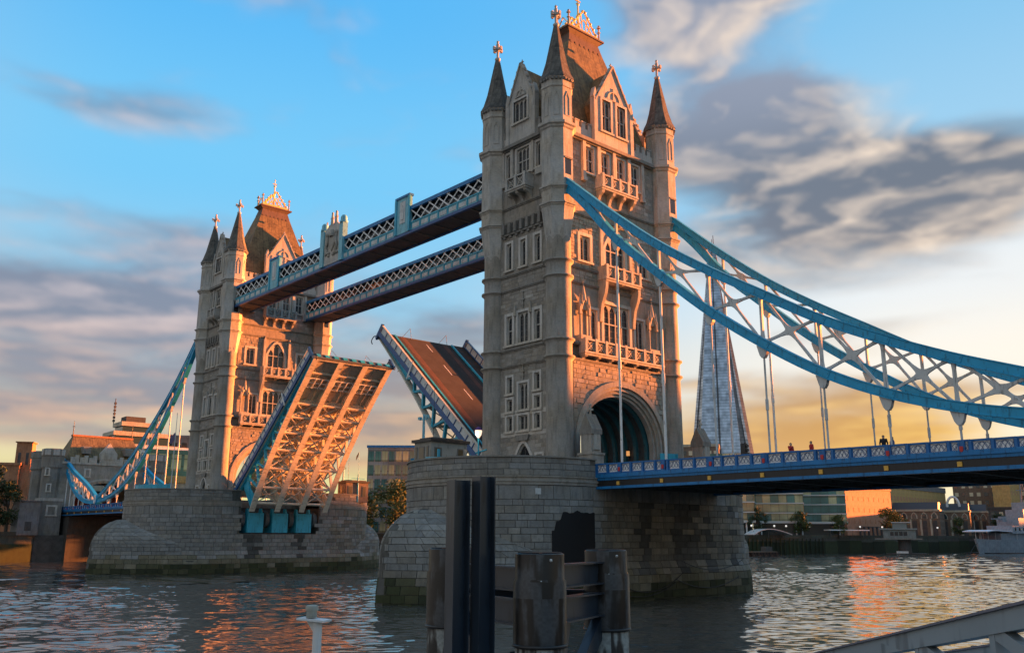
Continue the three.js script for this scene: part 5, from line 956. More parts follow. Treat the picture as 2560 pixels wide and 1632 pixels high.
{
  // riverside gallery with round arched windows and dark mansard roofs
  const parts = [[-116.2, -338, 21, 'brown riverside gallery with arched windows and dark roof'], [-111.2, -364, 17, 'second wing of the riverside gallery with a glowing glass gable'], [-107.3, -384, 10, 'narrow end wing of the riverside gallery']];
  parts.forEach(([x, z, w, label], k) => {
    const t = thing('gallery_wing', label, 'building', x, G, z, 0.3, 'riverside gallery wings');
    new B().bx(-w / 2, w / 2, 0, 11.5, -20, 0).mesh('wall', MB.brown, t); new B().bx(-w / 2 - 0.3, w / 2 + 0.3, 11.5, 12.4, -20.3, 0.4).mesh('cornice', MB.cream, t);
    new B().prism([[-10, 12.4], [10, 12.4], [7.5, 15.6], [-7.5, 15.6]], w - 0.6, M4().makeRotationY(Math.PI / 2).setPosition(-w / 2 + 0.3, 0, -10)).mesh('mansard_roof', mat(0.06, 0.06, 0.07, { roughness: 0.6 }), t);
    const n = Math.round(w / 4);
    for (let i = 0; i < n; i++) { const xx = -w / 2 + (i + 0.5) * w / n; const f = new B().prism(lightPath(-1.35, 1.35, 0, 3.0, true), 0.25, T(xx, 8.2, 0)).mesh('arched_window', MB.cream, t); new B().prism(lightPath(-0.95, 0.95, 0.1, 2.5, true), 0.06, T(xx, 8.25, 0.25)).mesh('pane', MB.darkGlass, f); new B().bx(xx - w / n / 2 + 0.1, xx - w / n / 2 + 0.9, 0, 8, 0, 0.4).mesh('pier', MB.cream, t); new B().bx(xx - 0.9, xx + 0.9, 0.5, 7.4, 0, 0.1).mesh('panel', MB.dark, t); }
    for (let i = 0; i < 4; i++) for (let j = 0; j < 3; j++) new B().bx(w / 2, w / 2 + 0.12, 1.5 + j * 3.3, 3.6 + j * 3.3, -3 - i * 4.2, -1.6 - i * 4.2).mesh('window', MB.brickB, t);
    new B().bx(w / 2 + 0.001, w / 2 + 0.1, 0, 0.8, -20, 0).mesh('plinth', MB.cream, t);
    if (k === 1) { const arc = []; for (let i = 0; i <= 10; i++) { const a = Math.PI * i / 10; arc.push(V(2 + 2.6 * Math.cos(a), 14 + 4.6 * Math.sin(a), 0.2)); } new B().tube(arc, 0.55, 8, 24).mesh('barrel_vault_rim', M.white, t); }
  });
}
block('brown_office', 'brown office with a grid of pale windows above the gallery', 'building', -113, -420, 0.35, 34, 20, 36, { m: MB.brown, front: [10, 8, 1.7, 1.9, 4.2, 4], wm: MB.winPale, wm2: MB.darkGlass, vary: 12 });
block('long_slab', 'long grey-roofed building behind the gallery roofs', 'building', -128, -366, 1.66, 92, 20, 22.5, { m: MB.ochre, cm: MB.grey, cap: 2.6, front: [24, 4, 1.6, 2, 4.6, 3], wm: MB.salmon });
block('yellow_tower', 'tall sunlit yellow slab tower near the right edge', 'tower', -92, -446, 1.66, 34, 10, 43, { m: MB.ochre, front: [3, 8, 1.6, 2.2, 5, 4], wm: MB.brickO });
block('yellow_slab', 'lower orange and yellow slab beside the yellow tower', 'building', -99, -418, 1.66, 26, 8, 27, { m: MB.ochre, front: [5, 4, 1.4, 2, 5.5, 4], wm: MB.salmon });
block('grid_tower', 'dark office tower with pale window grid at the right edge', 'tower', -101, -452, 0.3, 26, 18, 47, { m: MB.brown, front: [8, 11, 1.9, 2.1, 4.1, 3], wm: MB.winPale });
block('low_terrace', 'low dark terrace behind the grey ship bow', 'building', -86, -372, 0.25, 20, 14, 13, { m: MB.dark, front: [6, 3, 1.6, 1.8, 3.8, 2], wm: MB.winPale, wm2: MB.darkGlass, vary: 9 });
block('curved_roof_office', 'brown rooftop office seen over the deck beside the glass spire', 'building', -180, -266, 0.6, 17, 16, 40.5, { m: MB.brown, cm: MB.cream, cap: 1.2, front: [6, 9, 1.8, 2.0, 4.2, 3], wm: MB.winPale, wm2: MB.darkGlass, vary: 3 });
// the tall glass spire: inclined facets that do not quite meet
{
  const t = thing('glass_spire', 'very tall tapering glass skyscraper behind the suspension chains', 'skyscraper', -449, G, -667, 0.58);
  const H = 300, hw = [39, 4.2], facet = (x0, x1, xt0, xt1, z0, zt, top, m, ry, nm = 'glass_facet') => {
    const p = [[x0, 0, z0], [x1, 0, z0], [xt1, top, zt], [xt0, top, zt], [x0, 0, z0 - 3], [x1, 0, z0 - 3], [xt1, top, zt - 1], [xt0, top, zt - 1]], a = [], g = new THREE.BufferGeometry();
    for (const f of [[0, 1, 2, 3], [5, 4, 7, 6], [1, 5, 6, 2], [4, 0, 3, 7], [3, 2, 6, 7], [4, 5, 1, 0]]) for (const i of [0, 1, 2, 0, 2, 3]) a.push(...p[f[i]]);
    g.setAttribute('position', new THREE.Float32BufferAttribute(a, 3)); g.computeVertexNormals(); new B().add(g).mesh(nm, m, t, T(0, 0, 0, ry));
  };
  facet(-25, -2, -3.2, -0.6, 38, 3.6, 296, MB.shardA, 0); facet(0.5, 25, 0.2, 3.4, 37, 3.4, 288, MB.shardA, 0);
  facet(-2, 0.5, -0.6, 0.2, 35.5, 3.2, 286, MB.shardC, 0, 'facet_gap');
  facet(-27, 27, -2, 2.4, 37, 3.6, 262, MB.shardB, Math.PI / 2); facet(-26, 26, -2, 2, 37, 3.6, 284, MB.shardB, -Math.PI / 2);
  facet(-12, 16, -0.8, 0.8, 41, 3.8, 276, MB.shardC, 0.84); facet(-11, 11, -0.8, 0.8, 40.5, 3.8, 282, MB.shardB, -0.8); facet(-30, 30, -3, 3, 36, 3, 290, MB.shardA, Math.PI);
  for (let i = 0; i < 9; i++) { const y = 262 + i * 3.6, r = mix(7.6, 3.4, i / 8); new B().bx(-r, r, y, y + 0.5, -r, r).mesh('open_floor', MB.shardB, t); }
  for (const [x, z, h] of [[-2, 2, 299], [2, 1, 305], [0.6, -1.5, 302]]) new B().cyl(V(x * 1.6, 255, z * 1.6), V(x, h, z), 0.6, 0.35, 5).mesh('mast', MB.shardC, t);
}
// unseen blocks added on the right to shade piers, tower foot, far wall and dolphin
block('added_quay_blocker', 'unseen block added upstream to keep sun off the nearer pier and tower foot', 'building', 106, -225, 0, 44, 160, 28.5, { m: MB.conc, side: [18, 5, 2, 2.4, 4.6, 3] });
block('added_city_blocker', 'unseen block added farther upstream to shade the farther pier', 'building', 160, -520, 0, 150, 220, 45, { m: MB.conc });
block('added_skyline_blocker', 'unseen block added far upstream to shade the far river wall', 'building', 190, -1000, 0, 260, 120, 46, { m: MB.conc });
block('added_dolphin_blocker', 'long unseen block added on the near quay to shade the dolphin and gangway', 'building', 108, -30, 0, 44, 180, 11, { m: MB.brickB, side: [24, 2, 2, 2.4, 4.6, 2] });

// ---------- trees ----------
const leafM = [mat(0.055, 0.085, 0.022, { roughness: 0.8 }), mat(0.075, 0.105, 0.03, { roughness: 0.8 }), mat(0.035, 0.055, 0.018, { roughness: 0.8 }), mat(0.11, 0.115, 0.03, { roughness: 0.8 })];
function tree(x, z, h, r, label, mi, seed, n = 2600) {
  const t = thing('tree', label, 'tree', x, G, z, 0, 'trees on the far shore'), R = rng(seed);
  const tr = new B().cyl(V(0, -0.3, 0), V(0.1, h * 0.5, 0), 0.035 * h, 0.02 * h, 8);
  for (let i = 0; i < 7; i++) { const a = R() * 6.28, y = h * (0.28 + 0.3 * R()); tr.cyl(V(0, y, 0), V(Math.cos(a) * r * 0.65, y + h * (0.15 + 0.2 * R()), Math.sin(a) * r * 0.65), 0.014 * h, 0.005 * h, 5); }
  tr.mesh('trunk', mat(0.07, 0.055, 0.04), t);
  const cl = []; for (let i = 0; i < 26; i++) { const a = R() * 6.28, q = Math.pow(R(), 0.6), v = R(), k = Math.sin(Math.PI * (0.12 + 0.8 * v)); cl.push([Math.cos(a) * r * q * k, h * (0.24 + 0.72 * v), Math.sin(a) * r * q * k, r * (0.2 + 0.2 * R())]); }
  const pos = new Float32Array(n * 9);
  for (let i = 0; i < n; i++) { const c = cl[Math.floor(R() * cl.length)], u = V(R() - 0.5, R() - 0.5, R() - 0.5).normalize().multiplyScalar(c[3] * Math.pow(R(), 0.35)), s = 0.055 * r + 0.16; for (let k = 0; k < 3; k++) { pos[i * 9 + k * 3] = c[0] + u.x + (R() - 0.5) * 2 * s; pos[i * 9 + k * 3 + 1] = c[1] + u.y * 0.85 + (R() - 0.5) * 1.6 * s; pos[i * 9 + k * 3 + 2] = c[2] + u.z + (R() - 0.5) * 2 * s; } }
  const g = new THREE.BufferGeometry(); g.setAttribute('position', new THREE.BufferAttribute(pos, 3)); g.computeVertexNormals();
  new B().add(g).mesh('crown', leafM[mi], t);
}
tree(-163.5, 26, 15.5, 6.5, 'dark tree against the left edge', 2, 1); tree(-161.5, 21.5, 12, 4.5, 'lower dark tree beside the left edge tree', 2, 2);
tree(-139, -58, 11.5, 7.5, 'leafy tree just right of the farther pier', 0, 3, 3400); tree(-135, -67, 14, 8, 'taller leafy tree between the piers, touching the nearer pier', 1, 4, 3400);
tree(-107.5, -226, 9, 4.2, 'green tree in front of the glass office gap', 0, 5); tree(-103, -245, 8, 3.6, 'small green tree before the third glass office', 1, 6);
tree(-98.5, -275, 10.5, 5.5, 'yellowish tree before the orange building', 3, 7); tree(-100, -285, 9, 4.5, 'second yellowish tree by the orange building', 3, 8);
tree(-90.5, -322, 8, 3.2, 'round green tree between the gallery wings', 0, 9); tree(-84, -350, 10, 5, 'dark green tree behind the grey ship', 2, 10); tree(-114, -209, 10, 3.4, 'narrow tree beside the first glass office', 2, 11);

// ---------- promenade lamps ----------
[[-114.5, -188], [-111.8, -203], [-109.6, -214], [-108.5, -220], [-106.2, -232], [-103.6, -246], [-101, -260], [-98.6, -273], [-96.5, -285], [-92.2, -308]].forEach(([x, z], i) => {
  const place = ['leftmost, beside the nearer pier', 'second from the nearer pier', 'third from the nearer pier', 'fourth from the nearer pier', 'fifth from the nearer pier', 'sixth from the nearer pier', 'seventh from the nearer pier', 'eighth, before the orange building', 'ninth, beside the yellowish trees', 'last, before the gallery'][i];
  const t = thing('promenade_lamp', `globe lamp on the far promenade, ${place}`, 'lamp', x - 1.2, G, z, 0, 'globe lamps along the far promenade');
  new B().cyl(V(0, 0, 0), V(0, 3.6, 0), 0.09, 0.06, 7).cyl(V(0, 0, 0), V(0, 0.7, 0), 0.18, 0.14, 7).mesh('post', M.black, t);
  new B().sph(0, 3.9, 0, 0.36).mesh('globe', mat(0.9, 0.9, 0.88, { emissive: col(1, 0.95, 0.85), emissiveIntensity: 0.09 }), t);
});
// ---------- low silver canopies and a jetty house on the far side ----------
{ const t = thing('curved_canopy', 'pale curved canopy on the far promenade beside the nearer pier', 'canopy', -109.5, G + 0.75, -208, 1.35); const p = []; for (let i = 0; i <= 12; i++) { const a = i / 12; p.push([-9 + 18 * a, 1.9 * Math.sin(Math.PI * Math.pow(a, 0.8))]); } for (let i = 12; i >= 0; i--) { const a = i / 12; p.push([-9 + 18 * a, 1.9 * Math.sin(Math.PI * Math.pow(a, 0.8)) - 0.25]); } new B().prism(p, 5, T(0, 0.2, -2.5)).mesh('canopy_shell', M.pale, t); for (const x of [-7, 0, 7]) new B().cyl(V(x, -0.8, 0), V(x, 1.4, 0), 0.1, 0.1, 6).mesh('prop', M.bar, t); }
{ const t = thing('long_canopy', 'long thin white canopy before the third glass office', 'canopy', -101.8, G, -249, 1.37); new B().bx(-11, 11, 2.4, 2.8, -1.4, 1.4).mesh('canopy_roof', M.white, t); for (const x of [-9, -3, 3, 9]) new B().cyl(V(x, 0, 0), V(x, 2.4, 0), 0.09, 0.09, 6).mesh('post', M.bar, t); }
{
  const t = thing('jetty_house', 'grey two-storey jetty house on a column in the river', 'jetty', -84, 0, -257, 0.45);
  new B().rings([[2.6, -3], [2.3, 0.5], [2.1, 4.6], [2.6, 5.2]], 12).mesh('column', MB.dark, t);
  new B().bx(-10, 6, 5.2, 5.7, -4, 4).mesh('platform', M.stoneDark, t);
  const c = new B().bx(-7, 4, 5.7, 8.8, -3, 3).mesh('cabin', mat(0.24, 0.27, 0.26, { map: tPaint }), t); for (let i = 0; i < 4; i++) new B().bx(-4.6 + i * 1.5, -3.4 + i * 1.5, 6.6, 8.0, 3.0, 3.06).mesh('pane', M.glass, c);
  new B().bx(-8.2, 4.6, 8.8, 9.2, -3.6, 3.6).mesh('roof', mat(0.3, 0.32, 0.31), t);
  new B().bx(-3.6, 1.2, 9.2, 11.2, -2, 2).mesh('wheelhouse', mat(0.22, 0.25, 0.24), t); new B().bx(-4, 2.6, 11.2, 11.5, -2.5, 2.5).mesh('wheelhouse_roof', M.pale, t);
  new B().bx(-6.5, 7, -0.2, 0.35, -3, 3.4).mesh('pontoon', M.black, t); new B().bx(-3, 1, 0.35, 1.1, 0.5, 2.6).mesh('deck_box', M.white, t);
}
{ const t = thing('barge', 'rusty moored barge beside the nearer pier', 'barge', -96, 0, -182, 1.3); new B().prism([[-6, 1.3], [-5, -0.4], [5, -0.4], [6, 1.3]], 4, T(0, 0, -2)).mesh('hull', mat(0.16, 0.08, 0.05, { map: tRust }), t); new B().bx(-5, 5, 1.3, 1.5, -1.9, 1.9).mesh('deck', MB.brown, t); new B().bx(1, 3.6, 1.5, 3, -1.2, 1.2).mesh('wheelhouse', MB.dark, t); }
// moored grey ship, stern quarter to the frame edge
{
  const t = thing('grey_warship', 'grey moored ship with a white awning at the right edge', 'ship', -72, 0, -292, Math.PI / 2 - 0.13);     // local +x is aft
  const hm = mat(0.30, 0.36, 0.42, { map: tPaint, roughness: 0.5 }), hd = mat(0.2, 0.25, 0.3, { map: tPaint, roughness: 0.5 });
  const sec = [[-1.5, 0.5, 5.6, 0.1], [3, 1.6, 5.4, 0.5], [9, 4.2, 5.2, 2.6], [18, 5.8, 5.0, 4.6], [34, 6.6, 5.0, 5.8], [60, 7, 5.0, 6.4], [100, 7, 5.0, 6.5]];
  const pos = [], tri = (...q) => q.forEach(v => pos.push(...v)), L = s => [[s[0], s[2], -s[1]], [s[0] + (s[0] < 0 ? 2.4 : 0.4), -1, -s[3]], [s[0] + (s[0] < 0 ? 2.4 : 0.4), -1, s[3]], [s[0], s[2], s[1]]];
  for (let i = 0; i < sec.length - 1; i++) { const A = L(sec[i]), C = L(sec[i + 1]); for (let k = 0; k < 4; k++) { const m = (k + 1) % 4; tri(A[k], A[m], C[m]); tri(A[k], C[m], C[k]); } if (!i) { tri(A[0], A[2], A[1]); tri(A[0], A[3], A[2]); } }
  const g = new THREE.BufferGeometry(); g.setAttribute('position', new THREE.Float32BufferAttribute(pos, 3)); g.computeVertexNormals(); new B().add(g).mesh('hull', hm, t);
  new B().bx(3, 100, -0.6, 0.35, -6.6, 6.62).mesh('boot_topping', M.black, t);
  new B().prism([[-1, 8.4], [4, 8.9], [24, 8.1], [24, 7.9], [4, 8.6], [-1, 8.1]], 10, T(0, 0, -5)).mesh('awning', mat(0.7, 0.72, 0.8), t);
  for (let i = 0; i < 6; i++) for (const k of [-1, 1]) new B().cyl(V(1 + i * 4, 5.2, k * (1 + i * 0.7)), V(1 + i * 4, 8.3, k * (1 + i * 0.7)), 0.1, 0.1, 5).mesh('stanchion', M.pale, t);
  new B().bx(10, 100, 5.0, 7.6, -4, 4).mesh('deckhouse', hd, t);
  for (const [x0, x1, y0, y1, w] of [[17, 60, 7.6, 10.6, 5], [24, 56, 10.6, 13.6, 4.4], [30, 48, 13.6, 17, 3.6], [34, 44, 17, 20, 2.8]]) new B().bx(x0, x1, y0, y1, -w, w).mesh('superstructure', hm, t);
  for (let i = 0; i < 5; i++) new B().bx(19 + i * 3.2, 20 + i * 3.2, 8.6, 9.8, 5.0, 5.06).mesh('porthole', M.glass, t);
  new B().cyl(V(20, 12.2, 0), V(20, 14.2, 0), 1.6, 1.4, 10).bx(13, 20, 13, 13.4, -0.8, -0.4).bx(13, 20, 13, 13.4, 0.4, 0.8).mesh('gun_turret', hd, t);
  for (const [x, h] of [[38, 34], [52, 30]]) new B().cyl(V(x - 2, 16, 0), V(x, h, 0), 0.3, 0.15, 6).cyl(V(x + 2, 16, 1.4), V(x, h - 4, 0), 0.22, 0.15, 6).cyl(V(x + 2, 16, -1.4), V(x, h - 4, 0), 0.22, 0.15, 6).bar(V(x, h - 5, -3), V(x, h - 5, 3), 0.15, 0.15).bar(V(x, h - 9, -2.2), V(x, h - 9, 2.2), 0.2, 0.4).mesh('tripod_mast', hd, t);
  new B().tube([V(0.5, 4.5, 0.3), V(-4, 2.2, 0.3), V(-7, -0.2, 0.3)], 0.09, 5).mesh('anchor_chain', M.black, t);
  new B().cyl(V(-0.6, 5.5, 0), V(-0.9, 12, 0), 0.06, 0.05, 5).mesh('jackstaff', M.pale, t);
}
// ---------- shrines at the start of the quay deck ----------
for (const k of [1, -1]) {
  const t = thing('stone_shrine', k > 0 ? 'pointed stone shrine with a cross at the near end of the blue parapet' : 'pointed stone shrine with a cross on the far footway by the arch', 'shrine', 9.4, 11.7, k * 9.0, 0, 'stone shrines beside the road arch');
  new B().bx(-0.9, 0.9, 0.2, 2.2, -0.85, 0.85).bx(-1.0, 1.0, 2.2, 2.4, -0.95, 0.95).bx(-0.7, 0.7, 2.4, 4.2, -0.7, 0.7).mesh('pedestal', M.stone, t);
  new B().prism([[-0.85, 0], [0.85, 0], [0.85, 0.5], [0, 2.1], [-0.85, 0.5]], 1.5, T(0, 4.2, -0.75)).mesh('gabled_head', M.stoneDark, t);
  new B().prism([[-0.45, 0], [0.45, 0], [0.45, 1.4], [0, 2.1], [-0.45, 1.4]], 0.14, M4().makeRotationY(Math.PI / 2).setPosition(0.7, 2.7, 0)).mesh('carved_niche', M.sculpt, t);
  new B().cyl(V(0, 6.1, 0), V(0, 7.2, 0), 0.12, 0.08, 7).box(0, 6.75, 0, 0.18, 0.2, 0.7).sph(0, 7.2, 0, 0.14).mesh('cross', M.sculpt, t);
}
for (const [k, x] of [[1, 6.9], [-1, 6.6]]) { const t = thing('blue_hoarding', k > 0 ? 'dark blue hoarding door between the nearer turret and the shrine' : 'bright blue hoarding inside the right side of the road arch', 'hoarding', x, 11.8, k * 6.7, k > 0 ? 0.5 : -0.35); new B().bx(-0.06, 0.06, 0, k > 0 ? 5 : 3.4, -1.1, 1.1).mesh('board', k > 0 ? M.navy : M.teal, t); for (const z of [-1.1, 0, 1.1]) new B().bx(0.06, 0.14, 0, k > 0 ? 5 : 3.4, z - 0.06, z + 0.06).mesh('batten', k > 0 ? M.navy : M.teal, t); }
// ---------- control cabins on the piers ----------
function cabin(x, z, label, m, big) {
  const t = thing('control_cabin', label, 'cabin', x, 12.0, z);                   // nearest corner at the origin; runs to -x and -z
  new B().bx(-2.9, 0, 0, 3.55, -4.7, 0).mesh('cabin_wall', m, t); new B().bx(-3.15, 0.25, 3.55, 3.85, -4.95, 0.25).mesh('roof', M.black, t); new B().bx(-2.6, -0.3, 3.85, 4.05, -4.4, -0.4).mesh('roof_deck', M.soffit, t);
  const win = (g, mm) => { const f = g.mesh('window_frame', M.bar, t); return f; };
  const lit = mat(0.12, 0.09, 0.05, { roughness: 0.1 });
  for (const [z0, z1, y0] of [[-1.35, -0.4, 1.1], [-4.2, -3.4, 1.0]]) { const f = win(new B().bx(-0.02, 0.06, y0, 3.0, z0, z1)); new B().bx(0.06, 0.075, y0 + 0.1, 2.9, z0 + 0.09, z1 - 0.09).mesh('pane', lit, f); }
  for (const [x0, x1, y0] of [[-2.7, -2.35, 1.2], [-2.1, -1.1, 0.1], [-0.75, -0.4, 1.2]]) { const f = win(new B().bx(x0, x1, y0, 3.1, -0.02, 0.06)); new B().bx(x0 + 0.08, x1 - 0.08, Math.max(y0, 1.3), 3.0, 0.06, 0.075).mesh('pane', lit, f); }
  new B().cyl(V(-2.2, 3.8, -0.6), V(-2.2, 6.6, -0.6), 0.16, 0.12, 8).bx(-2.9, -1.5, 6.0, 6.1, -0.65, -0.55).box(-2.9, 6.2, -0.6, 0.35, 0.3, 0.3).box(-1.6, 6.3, -0.6, 0.3, 0.35, 0.3).mesh('camera_mast', M.paleTeal, t);
  new B().cyl(V(-0.6, 3.8, -0.7), V(-0.6, 9.5, -0.7), 0.03, 0.02, 5).mesh('aerial', M.black, t);
  return t;
}
cabin(-3.6, 19.0, 'grey control cabin with a flat black roof on the nearer pier', mat(0.36, 0.35, 0.31, { map: tPaint }));
cabin(-72.6, -13.2, 'brown control cabin on the right end of the farther pier', mat(0.22, 0.16, 0.12, { map: tPaint }));
{ const t = thing('blue_barrier', 'bright blue curved railing panel in front of the grey control cabin', 'railing', -1.4, 12.06, 19.4, 0.6); new B().bx(-1.6, 1.6, 0.1, 1.75, -0.04, 0.04).mesh('panel', M.paleTeal, t); new B().cyl(V(-0.2, 0, 0.12), V(-0.2, 2.5, 0.12), 0.18, 0.16, 8).mesh('bollard', M.teal, t); }
{ const t = thing('blue_tank', 'bright blue box at the left end of the nearer pier top', 'box', -7.6, 12.06, 17.2, 0.5); new B().bx(-1, 1, 0, 1.95, -0.7, 0.7).mesh('box_body', M.teal, t); new B().bx(-1.05, 1.05, 1.95, 2.05, -0.75, 0.75).mesh('lid', M.blue, t); }
{ // lit street lamp by the raised leaf
  const t = thing('street_lamp', 'lit globe street lamp on a blue post beside the nearer tower', 'lamp', -2.9, 12.06, 13.3);
  new B().cyl(V(0, 0, 0), V(0, 4.2, 0), 0.12, 0.07, 8).cyl(V(0, 0, 0), V(0, 1.2, 0), 0.22, 0.18, 8).cyl(V(-0.5, 2.6, 0), V(0.9, 2.9, -0.4), 0.08, 0.08, 6).mesh('post', M.teal, t);
  new B().rings([[0.1, 4.2], [0.3, 4.5], [0.38, 4.85], [0.36, 5.0]], 12).mesh('globe', mat(0.9, 0.8, 0.7, { emissive: col(1, 0.72, 0.5), emissiveIntensity: 0.2 }), t);
  new B().rings([[0.42, 4.98], [0.4, 5.1], [0.2, 5.3], [0.02, 5.4]], 12).mesh('hood', mat(0.12, 0.05, 0.2), t);
  const pl = new THREE.PointLight(col(1, 0.7, 0.45), 0.5); pl.name = 'lamp_light'; pl.position.set(0, 4.45, 0.55); pl.castShadow = true; t.add(pl);
}
{ const t = thing('blue_rail', 'long blue railing along the top of the farther pier', 'railing', -82.3, 12.06, 0); const pts = []; for (let i = 0; i <= 10; i++) { const a = Math.PI * (0.25 + 0.6 * i / 10); pts.push(V(9.2 * Math.cos(a), 0, 11.3 + 9.2 * Math.sin(a))); } for (let i = 0; i < 10; i++) { const q = pts[i], w = pts[i + 1]; new B().bar(V(q.x, 1.35, q.z), V(w.x, 1.35, w.z), 0.06, 1.5).mesh('panel', M.teal, t); new B().cyl(V(q.x, 0, q.z), V(q.x, 2.3, q.z), 0.07, 0.07, 6).mesh('post', M.teal, t); } }
{ const t = thing('signal_mast', 'thin mast with a flag on the farther pier, right of the raised leaf', 'mast', -72.5, 12.06, -15.6); new B().cyl(V(0, 0, 0), V(0, 5, 0), 0.2, 0.12, 8).cyl(V(0, 5, 0), V(0, 9.2, 0), 0.04, 0.03, 5).bx(-0.05, 0.05, 4.2, 4.3, -1.4, 1.4).mesh('pole', M.teal, t); new B().prism([[0, 0], [-0.9, -0.8], [-1.0, -1.6], [-0.2, -0.7]], 0.03, T(0, 9.2, 0)).mesh('flag', M.black, t); }
{ const t = thing('flag_pole', 'tall white flagpole with a dark flag left of the farther tower', 'flagpole', -93, 12.06, 11); new B().cyl(V(0, 0, 0), V(0, 16, 0), 0.1, 0.05, 7).mesh('pole', M.white, t); const fp = []; for (let i = 0; i <= 8; i++) fp.push([-i * 0.3, 0.12 * Math.sin(i * 1.1)]); new B().prism([...fp.map(([x, y]) => [x, y - 0.12 * -x]), ...fp.slice().reverse().map(([x, y]) => [x, y - 1.3 - 0.3 * -x])], 0.03, T(0, 12.3, 0)).mesh('flag', mat(0.08, 0.07, 0.16), t); }
// ---------- traffic lights on the deck ----------
for (const [x, z, label] of [[26.2, 7.6, 'black traffic light on the quay deck right of the glass spire'], [17.6, -7.4, 'traffic light on the far footway below the glass spire']]) { const t = thing('traffic_light', label, 'traffic light', x, 11.8, z, 0, 'traffic lights on the quay deck'); new B().cyl(V(0, 0, 0), V(0, 2.2, 0), 0.06, 0.06, 7).mesh('pole', M.black, t); new B().bx(-0.35, 0.12, 0.95, 2.1, -0.16, 0.16).mesh('signal_head', M.black, t); for (let i = 0; i < 3; i++) new B().cyl(V(0.12, 1.2 + i * 0.34, 0), V(0.3, 1.2 + i * 0.34, 0), 0.13, 0.15, 9).mesh('hood', M.black, t); }

